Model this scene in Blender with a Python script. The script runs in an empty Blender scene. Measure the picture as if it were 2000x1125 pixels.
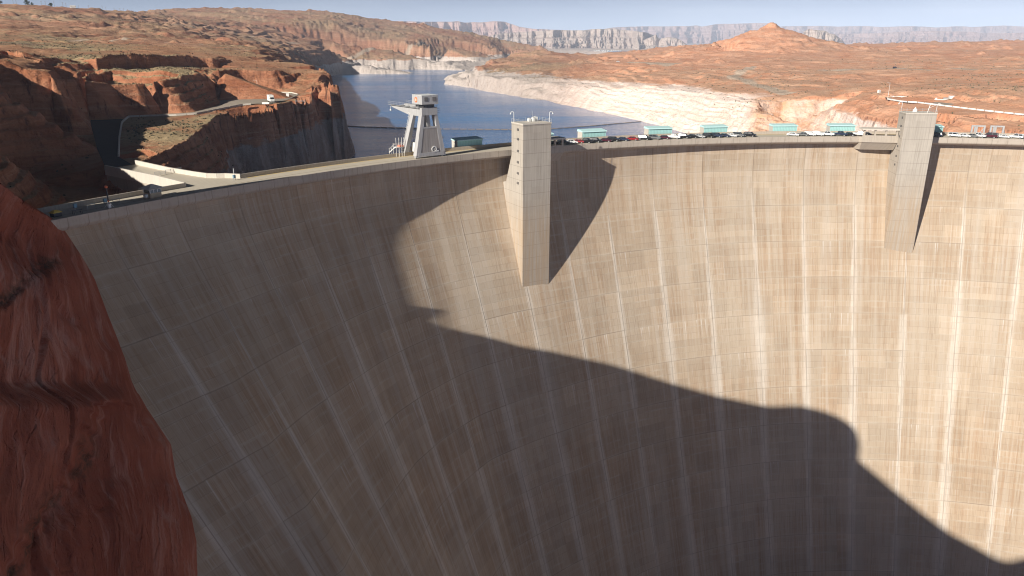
import bpy, math, random
import numpy as np
from mathutils import Vector, Matrix
from mathutils.geometry import delaunay_2d_cdt
R = math.radians
rnd = random.Random(7)
sc = bpy.context.scene
COL = sc.collection

# ------------------------------------------------------------------ calibration
FP, CX, CY, HOR, HC = 1450.0, 1000.0, 562.5, 75.0, 37.0      # focal (px of the 2000 px photo), horizon row, camera height above crest
PIT = math.atan((CY - HOR) / FP)
def ray(x, y):
    dx = (x - CX) / FP; dy = -(y - CY) / FP
    return np.array([dx, math.cos(PIT) + dy * math.sin(PIT), -math.sin(PIT) + dy * math.cos(PIT)])
def G(x, y, z):
    """world point at height z along the sight line of photo pixel (x, y)"""
    d = ray(x, y); t = (z - HC) / d[2]
    return (d[0] * t, d[1] * t, z)
def GR(x, y, r):
    """world point r metres ahead of the camera (along +Y)"""
    d = ray(x, y); t = r / d[1]
    return (d[0] * t, d[1] * t, HC + d[2] * t)

# ------------------------------------------------------------------ noise
def _hash(ix, iy, seed):
    h = (ix.astype(np.int64) * 374761393 + iy.astype(np.int64) * 668265263 + seed * 1442695041) & 0xFFFFFFFF
    h = ((h ^ (h >> 13)) * 1274126177) & 0xFFFFFFFF
    h = (h ^ (h >> 16)) & 0xFFFF
    return h / 32767.5 - 1.0
def vnoise(x, y, seed=0):
    x = np.asarray(x, float); y = np.asarray(y, float)
    ix = np.floor(x); iy = np.floor(y); fx = x - ix; fy = y - iy
    u = fx * fx * fx * (fx * (fx * 6 - 15) + 10); v = fy * fy * fy * (fy * (fy * 6 - 15) + 10)
    a = _hash(ix, iy, seed); b = _hash(ix + 1, iy, seed); c = _hash(ix, iy + 1, seed); d = _hash(ix + 1, iy + 1, seed)
    return (a + (b - a) * u) * (1 - v) + (c + (d - c) * u) * v
def fbm(x, y, octv=4, seed=0, gain=0.5, ridge=False):
    s = 0; a = 1.0; f = 1.0; n = 0
    for o in range(octv):
        q = vnoise(x * f + 17.3 * o, y * f - 9.1 * o, seed + o * 31)
        if ridge: q = 1 - 2 * np.abs(q)
        s = s + a * q; n += a; a *= gain; f *= 2.03
    return s / n
def sstep(a, b, x):
    t = np.clip((x - a) / (b - a), 0, 1); return t * t * (3 - 2 * t)

# ------------------------------------------------------------------ objects
def link(o, parent=None):
    COL.objects.link(o)
    if parent is not None: o.parent = parent
    return o
def tag(o, label=None, cat=None, group=None, kind=None):
    if label: o['label'] = label
    if cat: o['category'] = cat
    if group: o['group'] = group
    if kind: o['kind'] = kind
    return o
def empty(name, loc, rz=0.0, label=None, cat=None, group=None):
    o = bpy.data.objects.new(name, None); link(o)
    o.location = loc; o.rotation_euler = (0, 0, rz); o.empty_display_size = 0.5
    return tag(o, label, cat, group)
def copy_tree(o, parent=None):
    c = o.copy(); COL.objects.link(c); c.parent = parent
    for ch in list(o.children): copy_tree(ch, c)
    return c
class MB:
    def __init__(s): s.v = []; s.f = []
    def add(s, vs, fs):
        n = len(s.v); s.v += [tuple(map(float, q)) for q in vs]; s.f += [tuple(n + i for i in f) for f in fs]; return s
    def hexa(s, b, t):
        """solid between bottom quad b and top quad t (both counter-clockwise from above)"""
        return s.add(list(b) + list(t), [(3, 2, 1, 0), (4, 5, 6, 7), (0, 1, 5, 4), (1, 2, 6, 5), (2, 3, 7, 6), (3, 0, 4, 7)])
    def box(s, x0, x1, y0, y1, z0, z1, tx=0.0, ty=0.0):
        q = lambda z, a, b: [(x0 + a, y0 + b, z), (x1 - a, y0 + b, z), (x1 - a, y1 - b, z), (x0 + a, y1 - b, z)]
        return s.hexa(q(z0, 0, 0), q(z1, tx, ty))
    def tube(s, p, q, r, r2=None, n=8):
        p = Vector(p); q = Vector(q); r2 = r if r2 is None else r2
        d = (q - p).normalized(); a = d.orthogonal().normalized(); b = d.cross(a)
        vs = []
        for (c, rr) in ((p, r), (q, r2)):
            for i in range(n):
                t = 2 * math.pi * i / n; vs.append(c + (a * math.cos(t) + b * math.sin(t)) * rr)
        fs = [(i, (i + 1) % n, n + (i + 1) % n, n + i) for i in range(n)] + [tuple(range(n - 1, -1, -1)), tuple(range(n, 2 * n))]
        return s.add(vs, fs)
    def beam(s, p, q, w, h=None):
        p = Vector(p); q = Vector(q); h = w if h is None else h
        d = (q - p).normalized()
        up = Vector((0, 0, 1)) if abs(d.z) < 0.95 else Vector((0, 1, 0))
        a = d.cross(up).normalized() * (w / 2); b = a.cross(d).normalized() * (h / 2)
        vs = [p - a - b, p + a - b, p + a + b, p - a + b, q - a - b, q + a - b, q + a + b, q - a + b]
        return s.add(vs, [(3, 2, 1, 0), (4, 5, 6, 7), (0, 1, 5, 4), (1, 2, 6, 5), (2, 3, 7, 6), (3, 0, 4, 7)])
    def prism(s, poly, y0, y1):
        """profile poly in (x, z), extruded along y"""
        n = len(poly)
        vs = [(x, y0, z) for x, z in poly] + [(x, y1, z) for x, z in poly]
        return s.add(vs, [tuple(range(n)), tuple(range(2 * n - 1, n - 1, -1))] + [(i, n + i, n + (i + 1) % n, (i + 1) % n) for i in range(n)])
    def prism_x(s, poly, x0, x1):
        """profile poly in (y, z), extruded along x"""
        n = len(poly)
        vs = [(x0, y, z) for y, z in poly] + [(x1, y, z) for y, z in poly]
        return s.add(vs, [tuple(range(n - 1, -1, -1)), tuple(range(n, 2 * n))] + [(i, (i + 1) % n, n + (i + 1) % n, n + i) for i in range(n)])
    def build(s, name, m, parent=None, smooth=False, bevel=0.0):
        me = bpy.data.meshes.new(name); me.from_pydata(s.v, [], s.f); me.update()
        if m: me.materials.append(m)
        if smooth: me.polygons.foreach_set('use_smooth', [True] * len(me.polygons))
        o = bpy.data.objects.new(name, me); link(o, parent)
        import bmesh
        bm = bmesh.new(); bm.from_mesh(me); bmesh.ops.recalc_face_normals(bm, faces=bm.faces)
        if bevel: bmesh.ops.bevel(bm, geom=bm.edges[:], offset=bevel, segments=1, affect='EDGES', clamp_overlap=True)
        bm.to_mesh(me); bm.free()
        return o
def grid_mesh(name, P, m, mask=None, smooth=True, attrs=None, uv=None, parent=None, flip=False):
    """P (a, b, 3) array of points -> quad mesh"""
    a, b = P.shape[:2]
    idx = np.arange(a * b).reshape(a, b)
    q = np.stack([idx[:-1, :-1], idx[1:, :-1], idx[1:, 1:], idx[:-1, 1:]], -1)
    if flip: q = q[..., ::-1]
    if mask is not None:
        ok = mask[:-1, :-1] & mask[1:, :-1] & mask[1:, 1:] & mask[:-1, 1:]; q = q[ok]
    q = q.reshape(-1, 4)
    me = bpy.data.meshes.new(name)
    me.vertices.add(a * b); me.vertices.foreach_set('co', P.reshape(-1).astype(np.float32))
    me.loops.add(len(q) * 4); me.loops.foreach_set('vertex_index', q.reshape(-1).astype(np.int32))
    me.polygons.add(len(q)); me.polygons.foreach_set('loop_start', np.arange(0, len(q) * 4, 4, dtype=np.int32))
    me.polygons.foreach_set('loop_total', np.full(len(q), 4, np.int32))
    me.polygons.foreach_set('use_smooth', np.full(len(q), smooth))
    if uv is not None:
        l = me.uv_layers.new(name='UVMap'); l.data.foreach_set('uv', uv.reshape(-1, 2)[q.reshape(-1)].reshape(-1).astype(np.float32))
    for k, arr in (attrs or {}).items():
        at = me.attributes.new(k, 'FLOAT', 'POINT'); at.data.foreach_set('value', arr.reshape(-1).astype(np.float32))
    me.update(calc_edges=True); me.validate()
    me.materials.append(m)
    o = bpy.data.objects.new(name, me); link(o, parent)
    return o

# ------------------------------------------------------------------ node materials
class NT:
    def __init__(s, name):
        s.m = bpy.data.materials.new(name); s.m.use_nodes = True; s.t = s.m.node_tree
        s.b = s.t.nodes['Principled BSDF']; s.b.inputs['Roughness'].default_value = 0.9
        s.b.inputs['Specular IOR Level'].default_value = 0.2
    def n(s, typ, **kw):
        o = s.t.nodes.new(typ)
        for k, v in kw.items(): setattr(o, k, v)
        return o
    def put(s, sock, v):
        if isinstance(v, bpy.types.NodeSocket): s.t.links.new(v, sock)
        elif isinstance(v, (tuple, list)) and sock.type == 'RGBA': sock.default_value = (*v[:3], 1.0)
        else: sock.default_value = v
    def math(s, op, a, b=0.0, c=0.0, clamp=False):
        o = s.n('ShaderNodeMath', operation=op, use_clamp=clamp)
        s.put(o.inputs[0], a); s.put(o.inputs[1], b); s.put(o.inputs[2], c); return o.outputs[0]
    def mix(s, f, a, b, mode='MIX'):
        o = s.n('ShaderNodeMix', data_type='RGBA', blend_type=mode)
        s.put(o.inputs[0], f); s.put(o.inputs[6], a); s.put(o.inputs[7], b); return o.outputs[2]
    def ramp(s, v, a, b, lo=0.0, hi=1.0):
        o = s.n('ShaderNodeMapRange', interpolation_type='SMOOTHSTEP')
        s.put(o.inputs[0], v); o.inputs[1].default_value = a; o.inputs[2].default_value = b
        o.inputs[3].default_value = lo; o.inputs[4].default_value = hi; return o.outputs[0]
    def noise(s, vec, scale=(1, 1, 1), detail=4, rough=0.55, dist=0.0, off=(0, 0, 0)):
        mp = s.n('ShaderNodeMapping'); s.put(mp.inputs[0], vec); mp.inputs[3].default_value = scale; mp.inputs[1].default_value = off
        o = s.n('ShaderNodeTexNoise'); s.put(o.inputs['Vector'], mp.outputs[0]); o.inputs['Scale'].default_value = 1.0
        o.inputs['Detail'].default_value = detail; o.inputs['Roughness'].default_value = rough; o.inputs['Distortion'].default_value = dist
        return o.outputs[0]
    def uv(s): return s.n('ShaderNodeTexCoord').outputs['UV']
    def obj(s): return s.n('ShaderNodeTexCoord').outputs['Object']
    def pos(s): return s.n('ShaderNodeNewGeometry').outputs['Position']
    def nz(s):
        x = s.n('ShaderNodeSeparateXYZ'); s.put(x.inputs[0], s.n('ShaderNodeNewGeometry').outputs['Normal']); return x.outputs[2]
    def sep(s, v):
        x = s.n('ShaderNodeSeparateXYZ'); s.put(x.inputs[0], v); return x.outputs
    def comb(s, x, y, z=0.0):
        o = s.n('ShaderNodeCombineXYZ'); s.put(o.inputs[0], x); s.put(o.inputs[1], y); s.put(o.inputs[2], z); return o.outputs[0]
    def attr(s, name): return s.n('ShaderNodeAttribute', attribute_name=name).outputs['Fac']
    def bump(s, h, strength, dist):
        o = s.n('ShaderNodeBump'); s.put(o.inputs['Height'], h); o.inputs['Strength'].default_value = strength; o.inputs['Distance'].default_value = dist
        s.t.links.new(o.outputs[0], s.b.inputs['Normal'])
    def out(s, col, rough=None, metal=None):
        s.put(s.b.inputs['Base Color'], col)
        if rough is not None: s.put(s.b.inputs['Roughness'], rough)
        if metal is not None: s.put(s.b.inputs['Metallic'], metal)
        return s.m
def plain(name, col, rough=0.7, metal=0.0, var=0.12, scale=1.5, spec=0.3):
    k = NT(name); p = k.obj()
    f = k.noise(p, (scale,) * 3, 5, 0.6)
    c = k.mix(f, tuple(x * (1 - var) for x in col), tuple(min(1, x * (1 + var)) for x in col))
    k.b.inputs['Specular IOR Level'].default_value = spec
    return k.out(c, rough, metal)

def mat_dam():
    k = NT('dam_concrete'); uv = k.uv(); u, v, _ = k.sep(uv)          # u in joint spans (20 m), v metres below the crest
    um = k.math('MULTIPLY', u, 20.0)
    wob = k.noise(k.comb(um, v), (0.02, 0.02, 1), 2)
    base = k.mix(k.ramp(k.noise(k.comb(um, v), (0.018, 0.012, 1), 4, 0.6), 0.3, 0.7), (0.462, 0.354, 0.252), (0.522, 0.433, 0.336))
    # placement lifts and form panels
    lift = k.math('FLOOR', k.math('DIVIDE', v, 2.286)); cell = k.math('FLOOR', k.math('MULTIPLY', u, 1.0))
    wn = k.n('ShaderNodeTexWhiteNoise', noise_dimensions='2D'); k.put(wn.inputs['Vector'], k.comb(lift, cell))
    big = k.n('ShaderNodeTexWhiteNoise', noise_dimensions='2D')
    k.put(big.inputs['Vector'], k.comb(k.math('FLOOR', k.math('DIVIDE', v, 6.858)), k.math('FLOOR', k.math('MULTIPLY', u, 3.0))))
    blk = k.math('ADD', k.math('MULTIPLY', wn.outputs[0], 0.08), k.math('MULTIPLY', big.outputs[0], 0.13))
    # water streaks at several widths, all running down the face
    st1 = k.noise(k.comb(um, v), (0.95, 0.016, 1), 3, 0.6, 0.25)
    st2 = k.noise(k.comb(um, v), (3.4, 0.065, 1), 5, 0.8, 0.2, (30, 4, 0))
    st3 = k.noise(k.comb(um, v), (0.26, 0.010, 1), 3, 0.6, 0.4, (70, 9, 0))
    grid = k.noise(k.comb(k.math('MULTIPLY', um, 0.55), k.math('MULTIPLY', lift, 1.9)), (1, 1, 1), 2, 0.5)
    patch = k.ramp(k.math('ADD', k.math('MULTIPLY', k.noise(k.comb(um, v), (0.03, 0.028, 1), 3, 0.6, 0, (5, 3, 0)), 0.7), k.math('MULTIPLY', grid, 0.3)), 0.38, 0.60)
    och = k.math('MULTIPLY', k.ramp(st1, 0.40, 0.62), patch)
    c = k.mix(k.math('MULTIPLY', och, 0.56), base, (0.385, 0.240, 0.140))
    c = k.mix(k.math('MULTIPLY', k.ramp(st3, 0.50, 0.34), 0.42), c, (0.52, 0.455, 0.385))
    dk = k.math('MULTIPLY', k.ramp(st2, 0.46, 0.66), k.ramp(st3, 0.38, 0.60, 0.25, 1.0))
    c = k.mix(k.math('MULTIPLY', dk, 0.57), c, (0.20, 0.132, 0.085))
    lt = k.math('MULTIPLY', k.ramp(k.noise(k.comb(um, v), (2.1, 0.05, 1), 3, 0.65, 0.1, (11, 40, 0)), 0.52, 0.70), k.ramp(grid, 0.35, 0.6))
    c = k.mix(k.math('MULTIPLY', lt, 0.5), c, (0.58, 0.51, 0.44))
    # lime runs along the contraction joints: start at a lift, spread and fade downwards
    fr = k.math('FRACT', u)
    dj = k.math('MULTIPLY', k.math('MINIMUM', fr, k.math('SUBTRACT', 1.0, fr)), 20.0)         # metres to nearest joint
    ji = k.math('ROUND', u)
    jn = k.noise(k.comb(k.math('MULTIPLY', ji, 3.7), k.math('FLOOR', k.math('DIVIDE', v, 13.716))), (1, 0.7, 1), 2, 0.6)
    jw = k.n('ShaderNodeTexWhiteNoise', noise_dimensions='1D'); k.put(jw.inputs['W'], ji)
    wid = k.math('MULTIPLY', k.math('ADD', k.ramp(jn, 0.30, 0.75, 0.15, 1.0), k.math('MULTIPLY', jw.outputs[0], 0.5)), k.ramp(v, 8, 90, 0.5, 2.9))
    edge = k.math('ADD', dj, k.math('MULTIPLY', k.math('SUBTRACT', st2, 0.5), 2.6))
    lime = k.math('SUBTRACT', 1.0, k.math('DIVIDE', edge, k.math('ADD', wid, 0.05)), 0.0, clamp=True)
    lime = k.math('MULTIPLY', k.ramp(lime, 0.0, 0.8), k.ramp(v, 14, 34))
    lime = k.math('MULTIPLY', lime, k.ramp(st2, 0.62, 0.42, 0.35, 1.0))
    c = k.mix(k.math('MULTIPLY', lime, 0.78), c, (0.68, 0.62, 0.55))
    # short weeps below lift joints, rare and uneven
    cellw = k.math('FLOOR', k.math('MULTIPLY', um, 1.1)); top = k.n('ShaderNodeTexWhiteNoise', noise_dimensions='2D')
    vo = k.math('DIVIDE', v, 13.716); rowb = k.math('FLOOR', vo); k.put(top.inputs['Vector'], k.comb(cellw, rowb))
    fv = k.math('FRACT', vo); clus = k.ramp(k.noise(k.comb(um, k.math('MULTIPLY', rowb, 7.3)), (0.05, 1, 1), 2), 0.52, 0.62)
    ln_ = k.n('ShaderNodeTexWhiteNoise', noise_dimensions='2D'); k.put(ln_.inputs['Vector'], k.comb(k.math('ADD', cellw, 0.37), rowb))
    wp = k.math('MULTIPLY', k.math('GREATER_THAN', top.outputs[0], 0.80), k.math('SUBTRACT', 1.0, k.math('DIVIDE', fv, k.math('ADD', 0.06, k.math('MULTIPLY', ln_.outputs[0], 0.55))), 0.0, clamp=True))
    fc = k.math('FRACT', k.math('MULTIPLY', um, 1.1))
    wp = k.math('MULTIPLY', k.math('MULTIPLY', wp, clus), k.ramp(k.math('ABSOLUTE', k.math('SUBTRACT', fc, k.math('ADD', 0.3, k.math('MULTIPLY', ln_.outputs[0], 0.4)))), 0.05, 0.32, 1, 0))
    c = k.mix(k.math('MULTIPLY', wp, k.ramp(v, 12, 24, 0, 0.8)), c, (0.68, 0.64, 0.59))
    # lines
    hl = k.math('ABSOLUTE', k.math('SUBTRACT', k.math('FRACT', k.math('ADD', k.math('DIVIDE', v, 2.286), k.math('MULTIPLY', wob, 0.06))), 0.5))
    hl = k.math('MULTIPLY', k.ramp(hl, 0.455, 0.495), k.ramp(k.noise(k.comb(um, v), (0.16, 0.5, 1), 3), 0.35, 0.6, 0.12, 0.75))
    H3 = k.math('ABSOLUTE', k.math('SUBTRACT', k.math('FRACT', k.math('DIVIDE', v, 13.716)), 0.5))
    H3l = k.math('MULTIPLY', k.ramp(H3, 0.484, 0.498), k.ramp(k.noise(k.comb(cell, lift), (1.3, .6, 1), 1), 0.4, 0.6))
    vl = k.math('ABSOLUTE', k.math('SUBTRACT', k.math('FRACT', k.math('ADD', k.math('MULTIPLY', u, 5.0), k.math('MULTIPLY', wn.outputs[0], 0.999))), 0.5))
    vl = k.math('MULTIPLY', k.ramp(vl, 0.475, 0.497), 0.5)
    jl = k.ramp(k.math('ADD', dj, k.math('MULTIPLY', k.math('SUBTRACT', wob, .5), .15)), 0.10, 0.24, 1, 0)
    ln = k.math('MAXIMUM', k.math('MAXIMUM', hl, vl), k.math('MULTIPLY', jl, k.ramp(k.noise(k.comb(k.math('ROUND', u), v), (5.1, .05, 1), 2), .3, .6, .35, 1.0)))
    c = k.mix(k.math('MULTIPLY', k.ramp(H3, 0.41, 0.495), 0.25), c, (0.54, 0.46, 0.37)); h2 = k.math('ABSOLUTE', k.math('SUBTRACT', k.math('FRACT', k.math('ADD', k.math('DIVIDE', v, 2.286), k.math('MULTIPLY', wob, 0.06))), 0.5)); c = k.mix(k.math('MULTIPLY', k.ramp(h2, 0.30, 0.46), k.ramp(k.noise(k.comb(um, v), (0.09, 0.35, 1), 3, 0.6, 0, (3, 8, 0)), 0.45, 0.65, 0, 0.42)), c, (0.57, 0.50, 0.41))
    c = k.mix(k.math('MULTIPLY', ln, 0.36), c, (0.13, 0.09, 0.06))
    c = k.mix(k.math('MULTIPLY', H3l, 0.38), c, (0.12, 0.085, 0.06))
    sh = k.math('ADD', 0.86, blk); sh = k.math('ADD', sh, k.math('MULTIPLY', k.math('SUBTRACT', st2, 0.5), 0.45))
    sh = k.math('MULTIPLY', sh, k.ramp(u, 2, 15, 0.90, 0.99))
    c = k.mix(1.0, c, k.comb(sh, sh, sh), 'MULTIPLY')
    k.bump(k.math('SUBTRACT', k.math('MULTIPLY', k.noise(k.comb(um, v), (2, 2, 1), 5), 0.3), k.math('MULTIPLY', ln, 0.8)), 0.5, 0.12)
    return k.out(c, 0.92)
def mat_concrete(name, c1, c2, streak=0.5, s=1.0, lines=0.0):
    k = NT(name); p = k.obj()
    x, y, z = k.sep(p); h = k.math('ADD', x, k.math('MULTIPLY', y, 0.7))
    c = k.mix(k.noise(p, (0.2 * s,) * 3, 4, 0.6), c1, c2)
    st = k.ramp(k.noise(k.comb(h, z), (2.2 * s, 0.06 * s, 1), 4, 0.65, 0.2), 0.42, 0.72)
    c = k.mix(k.math('MULTIPLY', st, streak), c, tuple(q * 0.62 for q in c1))
    if lines:
        f = k.math('ABSOLUTE', k.math('SUBTRACT', k.math('FRACT', k.math('DIVIDE', z, 4.6)), 0.5))
        g = k.math('ABSOLUTE', k.math('SUBTRACT', k.math('FRACT', k.math('DIVIDE', x, 3.73)), 0.5))
        l = k.math('MAXIMUM', k.ramp(f, 0.478, 0.496), k.math('MULTIPLY', k.ramp(g, 0.475, 0.497), 0.35))
        bl = k.n('ShaderNodeTexWhiteNoise', noise_dimensions='2D'); k.put(bl.inputs['Vector'], k.comb(k.math('FLOOR', k.math('ADD', k.math('DIVIDE', z, 4.6), .5)), k.math('FLOOR', k.math('ADD', k.math('DIVIDE', x, 3.73), .5))))
        c = k.mix(k.math('MULTIPLY', bl.outputs[0], 0.35), c, tuple(q * 0.8 for q in c1))
        c = k.mix(k.math('MULTIPLY', l, lines), c, tuple(q * 0.4 for q in c1))
        c = k.mix(k.math('MULTIPLY', k.ramp(z, -10, -30), k.ramp(k.noise(k.comb(h, z), (.9, .05, 1), 3), .35, .65, .25, .8)), c, (0.40, 0.29, 0.19))
    k.bump(k.noise(p, (3 * s,) * 3, 5), 0.3, 0.05)
    return k.out(c, 0.9)
def mat_terrain():
    k = NT('desert_rock'); p = k.pos(); x, y, z = k.sep(p); nz = k.nz()
    big = k.noise(p, (0.006, 0.006, 0.02), 4, 0.6); mid = k.noise(p, (0.05, 0.05, 0.12), 5, 0.65); fine = k.noise(p, (0.45, 0.45, 0.9), 5, 0.7)
    rb = k.attr('red')                                                       # 0 west shore, 1 east shore
    lo = k.mix(rb, (0.30, 0.108, 0.052), (0.54, 0.245, 0.135)); hi = k.mix(rb, (0.47, 0.215, 0.120), (0.66, 0.36, 0.23))
    c = k.mix(k.ramp(mid, 0.3, 0.7), lo, hi)
    far = k.attr('far')
    c = k.mix(far, c, k.mix(k.ramp(big, 0.3, 0.7), (0.33, 0.145, 0.085), (0.43, 0.245, 0.155)))
    # strata bands
    zz = k.math('ADD', z, k.math('MULTIPLY', k.math('SUBTRACT', big, 0.5), 30.0))
    band = k.noise(k.comb(k.math('MULTIPLY', x, 0.01), k.math('MULTIPLY', y, 0.01), zz), (1, 1, 0.42), 4, 0.7)
    c = k.mix(k.math('MULTIPLY', k.ramp(band, 0.5, 0.7), 0.5), c, k.mix(rb, (0.20, 0.075, 0.042), (0.40, 0.155, 0.080)))
    c = k.mix(k.math('MULTIPLY', k.ramp(band, 0.46, 0.30), 0.35), c, (0.60, 0.40, 0.27))
    # dry grass and sage on the flats
    gm = k.math('MULTIPLY', k.attr('grass'), k.ramp(nz, 0.80, 0.95))
    gm = k.math('MULTIPLY', gm, k.ramp(k.math('ADD', k.math('MULTIPLY', mid, 0.6), k.math('MULTIPLY', big, 0.5)), 0.40, 0.60))
    gcol = k.mix(k.ramp(fine, 0.35, 0.65), (0.255, 0.205, 0.115), (0.42, 0.34, 0.20))
    gcol = k.mix(k.ramp(k.noise(p, (0.012, 0.012, 0.02), 3, 0.5, 0, (40, 3, 0)), 0.45, 0.65), gcol, (0.25, 0.225, 0.15)); gcol = k.mix(k.math('MULTIPLY', rb, 0.8), gcol, k.mix(fine, (0.34, 0.25, 0.17), (0.46, 0.36, 0.26)))
    c = k.mix(k.math('MULTIPLY', gm, 0.85), c, gcol)
    # pale mineral ring left by the reservoir
    ringz = k.math('ADD', z, k.math('MULTIPLY', k.math('SUBTRACT', mid, 0.5), k.math('SUBTRACT', 18.0, k.math('MULTIPLY', rb, 9.0))))
    rg = k.math('MULTIPLY', k.ramp(k.math('SUBTRACT', ringz, k.attr('ringz')), -1.6, 1.0, 1, 0), k.attr('ring'))
    rcol = k.mix(k.ramp(band, 0.35, 0.65), (0.86, 0.75, 0.69), (0.78, 0.61, 0.52)); rcol = k.mix(k.ramp(fine, 0.55, 0.8, 0, 0.22), rcol, (0.50, 0.36, 0.28))
    wcol = k.mix(k.ramp(k.noise(p, (0.12, 0.12, 0.04), 5, 0.7), 0.3, 0.7), (0.25, 0.18, 0.155), (0.46, 0.39, 0.35)); wcol = k.mix(k.attr('far'), wcol, (0.52, 0.46, 0.42))
    rcol = k.mix(rb, wcol, rcol)
    stain = k.math('MULTIPLY', k.attr('stain'), k.ramp(mid, 0.30, 0.62, 0.3, 1))
    rcol = k.mix(stain, rcol, (0.62, 0.33, 0.18))
    c = k.mix(k.math('MULTIPLY', rg, 0.92), c, rcol)
    # gravel and dirt tracks
    c = k.mix(k.attr('dirt'), c, (0.44, 0.34, 0.26))
    c = k.mix(k.ramp(fine, 0.58, 0.76, 0, 0.30), c, (0.16, 0.08, 0.05))
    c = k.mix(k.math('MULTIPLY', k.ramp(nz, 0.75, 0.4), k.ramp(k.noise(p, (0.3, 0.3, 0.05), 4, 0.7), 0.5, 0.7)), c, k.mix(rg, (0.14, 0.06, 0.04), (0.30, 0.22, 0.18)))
    k.bump(k.math('ADD', k.math('MULTIPLY', mid, 3.0), k.math('ADD', fine, k.math('MULTIPLY', band, 0.8))), 0.8, 1.1)
    return k.out(c, 0.95)
def mat_cliff():
    k = NT('red_sandstone'); p = k.obj(); nz = k.nz()
    x, y, z = k.sep(p)
    a = k.math('ADD', k.math('MULTIPLY', y, 0.62), k.math('MULTIPLY', z, 0.78)); b = k.math('SUBTRACT', k.math('MULTIPLY', z, 0.62), k.math('MULTIPLY', y, 0.78))
    q = k.comb(k.math('ADD', b, k.math('MULTIPLY', k.noise(p, (0.03,) * 3, 2), 9.0)), a, x)
    lam = k.noise(q, (0.55, 0.035, 0.05), 6, 0.7, 0.1); lam2 = k.noise(q, (1.8, 0.09, 0.15), 5, 0.75, 0.05)
    mid = k.noise(p, (0.05, 0.05, 0.05), 4, 0.6); fine = k.noise(p, (0.8, 0.8, 0.8), 5, 0.7)
    c = k.mix(k.ramp(mid, 0.3, 0.7), (0.30, 0.080, 0.045), (0.42, 0.135, 0.080))
    c = k.mix(k.math('MULTIPLY', k.ramp(lam, 0.5, 0.68), 0.6), c, (0.58, 0.30, 0.23))
    c = k.mix(k.math('MULTIPLY', k.ramp(lam2, 0.50, 0.70), 0.42), c, (0.14, 0.045, 0.032))
    c = k.mix(k.math('MULTIPLY', k.ramp(k.noise(p, (0.14, 0.14, 0.025), 4, 0.6, 0.5), 0.55, 0.75), 0.5), c, (0.50, 0.33, 0.28))
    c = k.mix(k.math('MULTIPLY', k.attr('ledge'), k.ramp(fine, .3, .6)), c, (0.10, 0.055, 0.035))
    c = k.mix(k.math('MULTIPLY', k.ramp(nz, 0.82, 0.95), k.attr('top')), c, (0.40, 0.27, 0.16))
    vo = k.n('ShaderNodeTexVoronoi', feature='DISTANCE_TO_EDGE'); k.put(vo.inputs['Vector'], k.comb(k.math('ADD', k.math('MULTIPLY', b, 0.36), k.math('MULTIPLY', mid, 2.0)), k.math('MULTIPLY', a, 0.035), k.math('MULTIPLY', x, 0.06))); vo.inputs['Scale'].default_value = 1.0
    ck = k.math('MULTIPLY', k.ramp(vo.outputs['Distance'], 0.03, 0.0), k.ramp(fine, 0.42, 0.58))
    c = k.mix(k.math('MULTIPLY', ck, 0.07), c, (0.07, 0.025, 0.018))
    k.bump(k.math('ADD', k.math('SUBTRACT', k.math('MULTIPLY', lam, 1.6), k.math('MULTIPLY', ck, 0.4)), k.math('ADD', k.math('MULTIPLY', lam2, 0.8), k.math('MULTIPLY', fine, 0.4))), 0.9, 0.8)
    return k.out(c, 0.9)
def mat_mesa(name, c1, c2, c3):
    k = NT(name); p = k.pos(); x, y, z = k.sep(p)
    n = k.noise(p, (0.0016, 0.0016, 0.004), 5, 0.6)
    bd = k.noise(k.comb(k.math('MULTIPLY', x, 0.0006), k.math('MULTIPLY', y, 0.0006), z), (1, 1, 0.035), 4, 0.7)
    c = k.mix(k.ramp(n, 0.3, 0.7), c1, c2); c = k.mix(k.ramp(bd, 0.45, 0.62), c, c3)
    k.bump(k.noise(p, (0.006, 0.006, 0.012), 6, 0.7), 0.6, 40.0)
    return k.out(c, 0.95)
def mat_water():
    k = NT('lake_water'); p = k.pos()
    w = k.math('ADD', k.noise(p, (0.10, 0.42, 1), 4, 0.6, 0.3), k.math('MULTIPLY', k.noise(p, (0.018, 0.05, 1), 3, 0.5), 1.2))
    k.bump(w, 0.20, 1.4)
    sh = k.ramp(k.noise(p, (0.0022, 0.006, 1), 4, 0.6, 0.8), 0.35, 0.65)
    k.put(k.b.inputs['IOR'], 1.33); k.put(k.b.inputs['Specular IOR Level'], 0.5)
    return k.out(k.mix(sh, (0.026, 0.145, 0.360), (0.040, 0.190, 0.440)), k.math('ADD', 0.10, k.math('MULTIPLY', sh, 0.08)))
def mat_ribbed(name, col):
    k = NT(name); x, y, z = k.sep(k.obj())
    f = k.math('ABSOLUTE', k.math('SUBTRACT', k.math('FRACT', k.math('MULTIPLY', x, 1.6)), 0.5))
    r = k.ramp(f, 0.36, 0.46)
    n = k.noise(k.obj(), (0.6, 0.6, 0.6), 4)
    c = k.mix(n, tuple(q * 0.9 for q in col), tuple(min(1, q * 1.08) for q in col)); c = k.mix(k.math('MULTIPLY', r, 0.5), c, tuple(q * 0.6 for q in col))
    k.bump(r, 0.6, 0.08)
    return k.out(c, 0.6)

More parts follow.
